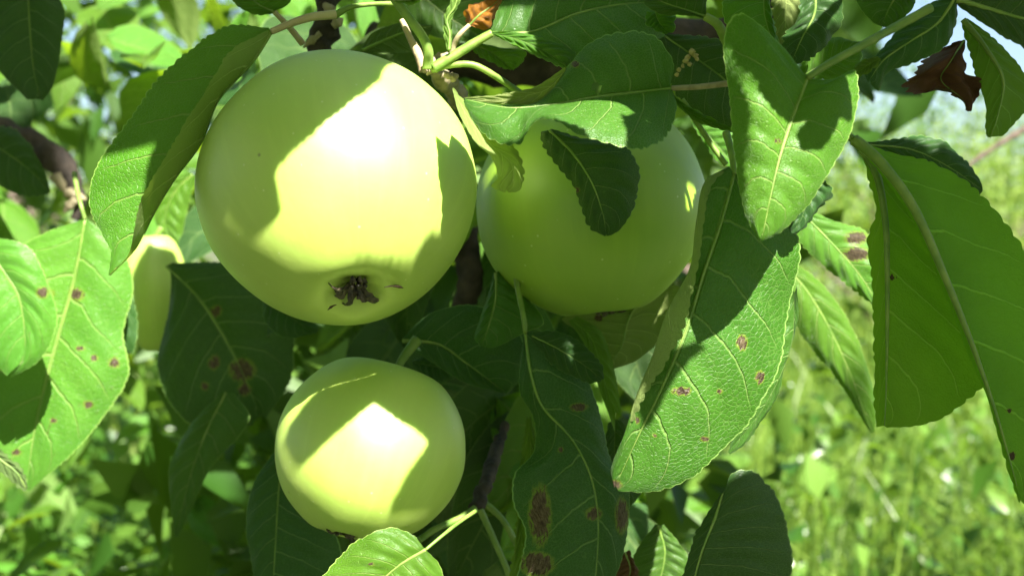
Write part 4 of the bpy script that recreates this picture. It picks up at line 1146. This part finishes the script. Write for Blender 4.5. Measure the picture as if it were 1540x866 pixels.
# ------------------------------------------------------------------ blurred leaves of the same tree behind the apples
def scatter(n, box, dr, label, group, meshes, size=(0.055, 0.085), rej=None, up=0.5):
    k = 0; tries = 0
    while k < n and tries < n * 30:
        tries += 1
        x, y = rng.uniform(box[0], box[2]), rng.uniform(box[1], box[3])
        if rej is not None and rej(x, y): continue
        d = dr[0] + (dr[1] - dr[0]) * rng.random() ** 1.3
        p = P(x, y, d)
        nrm = np.array([0, 0, up]) + S * 0.5 + rng.normal(size=3) * 0.55
        dirn = np.array([rng.normal() * .8, rng.normal() * .5, -0.7 + rng.normal() * .5])
        put_leaf(meshes[int(rng.integers(len(meshes)))], p, nrm, dirn, rng.uniform(*size), label, group)
        k += 1


ALLG = GEN + GEN_S[:1]
scatter(95, (-80, -60, 480, 400), (0.6, 1.4), 'blurred apple leaf in the dappled foliage at upper left', 'blurred leaves at upper left', ALLG + GEN_D, size=(0.035, 0.075))
scatter(60, (-80, 420, 480, 900), (0.8, 1.8), 'blurred apple leaf in the foliage at lower left', 'blurred leaves at lower left', ALLG, size=(0.04, 0.08), up=1.0)
scatter(60, (600, 300, 960, 900), (0.48, 0.85), 'dim apple leaf in the dark gap behind the apples', 'dim leaves behind the apples', GEN_D + GEN[:2], up=0.2)
scatter(45, (430, -80, 1250, 110), (0.44, 1.1), 'dim apple leaf in the dark top of the picture behind the curled leaf', 'dim leaves at the top', GEN_D + GEN[:2], up=0.3)
scatter(7, (1020, 560, 1180, 900), (1.2, 2.0), 'blurred leaf behind the large spotted leaf at lower right of centre', 'blurred leaves behind the spotted leaf', GEN)

# more of the crown behind, one uncountable mass
def leaf_cloud(name, n, pts, size, matl, kind=None, label=None, cat=None, lw=0.45, parent=None, seed=1, droop=0.4, up=0.6):
    r = np.random.default_rng(seed)
    n = len(pts)
    sz = r.uniform(size[0], size[1], n)[:, None]
    d = r.normal(size=(n, 3)); d[:, 2] -= droop; d /= np.linalg.norm(d, axis=1)[:, None]
    nn = r.normal(size=(n, 3)) * 0.7 + np.array([0, 0, up]) + S * 0.3
    s = np.cross(d, nn); s /= np.linalg.norm(s, axis=1)[:, None] + 1e-9
    nn = np.cross(s, d)
    a = pts; tip = pts + d * sz - nn * sz * .12
    ml = pts + d * sz * .45 + s * sz * lw * .5 + nn * sz * .10
    mr = pts + d * sz * .45 - s * sz * lw * .5 + nn * sz * .10
    me_ = pts + d * sz * .5
    V = np.stack([a, ml, tip, mr, me_], 1).reshape(-1, 3)
    o = np.arange(n)[:, None, None] * 5
    f = (o + np.array([[0, 4, 1], [1, 4, 2], [2, 4, 3], [3, 4, 0]])[None]).reshape(-1, 3)
    me = rawmesh(name, V, f[:, ::-1], matl, smooth=False)
    set_attr(me, 'tone', np.repeat(r.random(n) ** 1.3, 5))
    ob = link(name, me, parent)
    if label or kind: tag(ob, label, cat, kind=kind)
    return ob


def box_pts(n, box, dr, seed, clump=0.12, per=14):
    r = np.random.default_rng(seed)
    k = n // per
    d = r.uniform(*dr, k)
    c = P(r.uniform(box[0], box[2], k), r.uniform(box[1], box[3], k), d)
    return (c[:, None, :] + r.normal(size=(k, per, 3)) * clump).reshape(-1, 3)


leaf_cloud('crown_foliage', 0, np.concatenate([box_pts(1000, (-150, -200, 620, 330), (1.3, 3.0), 3, 0.10), box_pts(500, (600, -150, 1230, 260), (1.0, 2.2), 5, 0.09),
           box_pts(2000, (400, 250, 930, 900), (0.75, 1.4), 6, 0.06)]),
           (0.05, 0.085), M['crown_dark'], 'stuff', 'mass of blurred leaves deeper in the apple tree', 'foliage', seed=5)

# added crown over the camera to block sky light, with gaps where the sun comes through
rc = np.random.default_rng(77)
kc = 2600
ctr = np.stack([rc.uniform(-2.0, 1.6, kc), rc.uniform(-1.6, 2.0, kc), 1.62 + 1.1 * rc.random(kc)], -1)
pc = (ctr[:, None, :] + rc.normal(size=(kc, 14, 3)) * 0.08).reshape(-1, 3)
relc = pc - CAM
dpt = relc @ FWD
elv = (relc @ UP) / np.maximum(dpt, 0.02)
ok = (dpt < 0.0) | (elv > 0.30) 
ok &= (np.linalg.norm(relc, axis=1) > 0.35)
pc = pc[ok]
# sun lines to everything that stays lit
l2 = lit2[rc.permutation(len(lit2))]
cell = 0.05
keys = set(map(tuple, np.floor(l2 / cell).astype(int)))
big = set()
for a_, b_ in keys:
    for i in (-1, 0, 1):
        for j in (-1, 0, 1): big.add((a_ + i, b_ + j))
pk = np.floor(plane(pc) / cell).astype(int)
pc = pc[np.array([tuple(k) not in big for k in pk])]
print('crown above', len(pc))
leaf_cloud('crown_foliage', 0, pc, (0.055, 0.085), M['crown_dark'], 'stuff', 'added crown over the picture, blocking sky light', 'foliage', seed=15)

# ------------------------------------------------------------------ the ground and what grows on it
def gmat():
    m, t = mat('ground_soil_and_moss')
    b = NB(t)
    tc = b.n('ShaderNodeTexCoord').outputs['Object']
    col = b.mix(b.noise(tc, 1.5, 5), (0.03, 0.05, 0.012, 1), (0.07, 0.09, 0.03, 1))
    col = b.mix(b.ss(b.noise(tc, 20, 4), .5, .7), col, (0.12, 0.09, 0.05, 1))
    pr = b.n('ShaderNodeBsdfPrincipled'); t.links.new(col, pr.inputs['Base Color']); pr.inputs['Roughness'].default_value = 0.95
    o = b.n('ShaderNodeOutputMaterial'); t.links.new(pr.outputs[0], o.inputs[0])
    return m


gx = np.concatenate([-np.geomspace(900, 2, 26), np.linspace(-1.5, 1.5, 7), np.geomspace(2, 900, 26)])
gy = np.concatenate([-np.geomspace(60, 1, 10), np.linspace(0, 6, 13), np.geomspace(7, 1200, 30)])
XX, YY = np.meshgrid(gx, gy, indexing='ij')
ZZ = 0.05 * vnoise(np.stack([XX / 1.7, YY / 1.7, XX * 0], -1), 3) + 14 * np.clip((YY - 60) / 1100, 0, 1) * (1 + 0.3 * vnoise(np.stack([XX / 150, YY / 150, XX * 0], -1), 5))
I = np.arange(XX.size).reshape(XX.shape)
ground = link('ground', rawmesh('ground', np.stack([XX, YY, ZZ], -1).reshape(-1, 3), np.stack([I[:-1, :-1], I[1:, :-1], I[1:, 1:], I[:-1, 1:]], -1).reshape(-1, 4), gmat()))
tag(ground, kind='structure')


def grass(name, label, n, yr, xspan, hr, wr, seed, matl='grass', lean=0.45, powr=1.6, x0=None):
    r = np.random.default_rng(seed)
    y = yr[0] + (yr[1] - yr[0]) * r.random(n) ** powr
    x = (r.random(n) * 2 - 1) * (xspan[0] + xspan[1] * y) if x0 is None else x0[0] + (x0[1] - x0[0]) * r.random(n)
    cl = vnoise(np.stack([x * 1.2, y * 1.2, x * 0], -1), seed)
    h = r.uniform(*hr, n) * (1 + 0.3 * cl)
    w = r.uniform(*wr, n)
    az = r.uniform(0, 2 * math.pi, n)
    ld = np.stack([np.cos(az), np.sin(az), 0 * az], -1)
    fa = r.uniform(0, 2 * math.pi, n)
    sd = np.stack([np.cos(fa), np.sin(fa), 0 * fa], -1)
    ln = lean * r.random(n) ** 0.8
    k = 6
    t = np.linspace(0, 1, k)
    bx = np.stack([x, y, 0 * x], -1)
    c = bx[:, None, :] + ld[:, None, :] * (ln * h)[:, None, None] * (t ** 2.2)[None, :, None] * 1.6
    zz = h[:, None] * (t - 0.55 * ln[:, None] * t ** 3)
    c[..., 2] = zz
    hw = w[:, None] * 0.5 * (1 - t ** 2.5 * 0.97)[None, :]
    A = c - sd[:, None, :] * hw[..., None]; B = c + sd[:, None, :] * hw[..., None]
    V = np.stack([A, B], 2).reshape(-1, 3)
    base = np.arange(n)[:, None, None] * (2 * k)
    q = np.array([[2 * i, 2 * i + 1, 2 * i + 3, 2 * i + 2] for i in range(k - 1)])[None]
    me = rawmesh(name, V, (base + q).reshape(-1, 4), M[matl])
    set_attr(me, 'tone', np.repeat(np.clip(r.random(n) * 0.8 + 0.25 * cl, 0, 1), 2 * k))
    o = link(name, me)
    tag(o, label, 'grass', kind='stuff')
    return o


grass('tall_grass', 'tall pale green grass of the sunlit meadow', 17000, (1.5, 8), (0.3, 0.48), (0.45, 0.95), (0.008, 0.020), 2)
grass('meadow_grass', 'paler grass farther off on the meadow', 16000, (8, 40), (0.5, 0.5), (0.5, 1.0), (0.02, 0.05), 3, powr=1.2)
grass('long_grass', 'long bright arching grass blades standing nearest in the meadow', 2600, (1.0, 2.4), (0.3, 0.48), (0.75, 1.18), (0.006, 0.014), 12, lean=0.75, powr=1.0, x0=(0.22, 1.5))
# broad-leaved weeds low at left and between the grass
r = np.random.default_rng(8)
cx_ = r.uniform(-1.4, 0.25, 420); cy_ = r.uniform(1.2, 3.2, 420)
ch = 0.45 + 0.55 * r.random(420)
pts = np.stack([np.repeat(cx_, 26), np.repeat(cy_, 26), np.repeat(ch, 26)], -1) * [1, 1, 1] + r.normal(size=(420 * 26, 3)) * [.10, .10, .16]
leaf_cloud('undergrowth', 0, pts, (0.03, 0.06), M['weeds'], 'stuff', 'low leafy undergrowth in sun beneath the apple tree', 'undergrowth', lw=0.7, seed=4, droop=0.1, up=1.0)
cx_ = r.uniform(0.25, 2.0, 200); cy_ = r.uniform(1.2, 3.5, 200); ch = 0.4 + 0.6 * r.random(200)
pts = np.stack([np.repeat(cx_, 16), np.repeat(cy_, 16), np.repeat(ch, 16)], -1) + r.normal(size=(200 * 16, 3)) * [.09, .09, .15]
leaf_cloud('meadow_weeds', 0, pts, (0.03, 0.07), M['weeds'], 'stuff', 'broad-leaved weeds growing among the meadow grass', 'weeds', lw=0.5, seed=6, droop=0.1, up=1.0)


def bush(label, x, y, w, h, n, seed, matl='crown', name='bush', cat='bush', trunk=0.25, ls=(0.05, 0.11)):
    r = np.random.default_rng(seed)
    root = empty(name, (x, y, 0))
    tag(root, label, cat)
    k = max(20, n // 45)
    # clumps on and in an uneven ellipsoid
    d = r.normal(size=(k, 3)); d /= np.linalg.norm(d, axis=1)[:, None]
    rad = r.random(k) ** 0.4 * (1 + 0.35 * vnoise(d * 2 + seed, seed))
    hc = h * (0.5 + trunk / 2); hh = h * (0.5 - trunk / 2)
    c = d * rad[:, None] * np.array([w / 2, w / 2, hh]) + np.array([0, 0, hc])
    pts = (c[:, None, :] + r.normal(size=(k, 45, 3)) * min(w, h) * 0.07).reshape(-1, 3)
    pts = pts[pts[:, 2] > 0.05]
    leaf_cloud('crown', 0, pts, ls, M[matl], parent=root, seed=seed)
    tr = link('trunk', tube_mesh('trunk', [(0, 0, -.05), (w * .02, 0, h * .3), (-w * .03, w * .02, h * .65)], [0.035 * h, 0.025 * h, 0.008 * h], M['bark_far'], 9, 16, .3, seed), root)
    for i in range(5):
        a = r.uniform(0, 6.28); z0 = h * r.uniform(.2, .45)
        link('limb', tube_mesh('limb', [(0, 0, z0), (math.cos(a) * w * .16, math.sin(a) * w * .16, z0 + h * .15), (math.cos(a) * w * .33, math.sin(a) * w * .33, z0 + h * .32)], [0.014 * h, 0.009 * h, 0.003 * h], M['bark_far'], 7, 10, .3, i), root)
    return root


bush('pale willow-like bush at the far right of the meadow', 6.4, 13.0, 4.2, 3.4, 5000, 21)
bush('pale bush in the meadow just right of the heart-shaped leaf', 3.6, 12.0, 2.6, 2.9, 3600, 22)
bush('rounded bright bush behind the backlit leaf', 5.0, 16.0, 3.6, 4.0, 4200, 23)
bush('low bush behind the large spotted leaf', 2.0, 11.0, 2.6, 2.1, 3000, 24)
bush('bush far off between the two pale bushes', 7.6, 20.0, 5.0, 3.9, 4200, 25)
bush('broad darker bush far off on the right', 10.5, 24.0, 7.0, 4.4, 4500, 26, 'crown_dark')
bush('small bush on the meadow near the right edge', 3.6, 8.6, 1.7, 1.5, 2500, 27)
bush('tree beyond the blurred leaves at upper left', -2.6, 6.2, 3.0, 3.6, 3800, 31, 'crown_dark', 'apple_tree', 'tree', 0.3)
bush('tree standing behind the largest apple', -0.7, 7.5, 3.2, 3.9, 4200, 32, 'crown_dark', 'apple_tree', 'tree', 0.3)
bush('tree farther back behind the shaded apple', 1.2, 9.0, 3.4, 4.0, 5500, 33, 'crown_dark', 'apple_tree', 'tree', 0.3)
bush('bush in the sun beyond the lower left foliage', -1.5, 4.6, 1.8, 1.3, 3500, 34, 'crown')
bush('added tree behind the camera, at left, dimming the ambient light', -2.4, -2.6, 3.0, 2.9, 4500, 51, 'crown_dark', 'apple_tree', 'tree', 0.05)  # unseen trees added behind the camera to cut the ambient light
bush('added tree right behind the camera, dimming the ambient light', 0.2, -3.0, 3.0, 2.9, 4500, 52, 'crown_dark', 'apple_tree', 'tree', 0.05)
bush('added tree behind the camera, at right, dimming the ambient light', 3.0, -2.4, 3.0, 2.7, 4500, 53, 'crown_dark', 'apple_tree', 'tree', 0.05)
for i, (x, y, w, h, lb) in enumerate([(-16, 40, 14, 7, 'leftmost far tree on the horizon'), (-4, 45, 14, 6, 'far tree on the horizon behind the largest apple'), (8, 42, 13, 5.0, 'far tree on the horizon behind the large spotted leaf'), (20, 48, 15, 5.6, 'far tree on the horizon at the right')]):
    bush(lb, x, y, w, h, 3500, 41 + i, 'crown', 'far_tree', 'tree', 0.2, (0.25, 0.5))
branch('branch', 'blurred pinkish grey branch crossing the right edge', 1.1, [(1440, 260, 0), (1490, 225, 0), (1540, 195, 0), (1640, 150, 0)], [1.5, 2.5, 3.5, 4], m='bark_far', bump=0.3, seed=30)
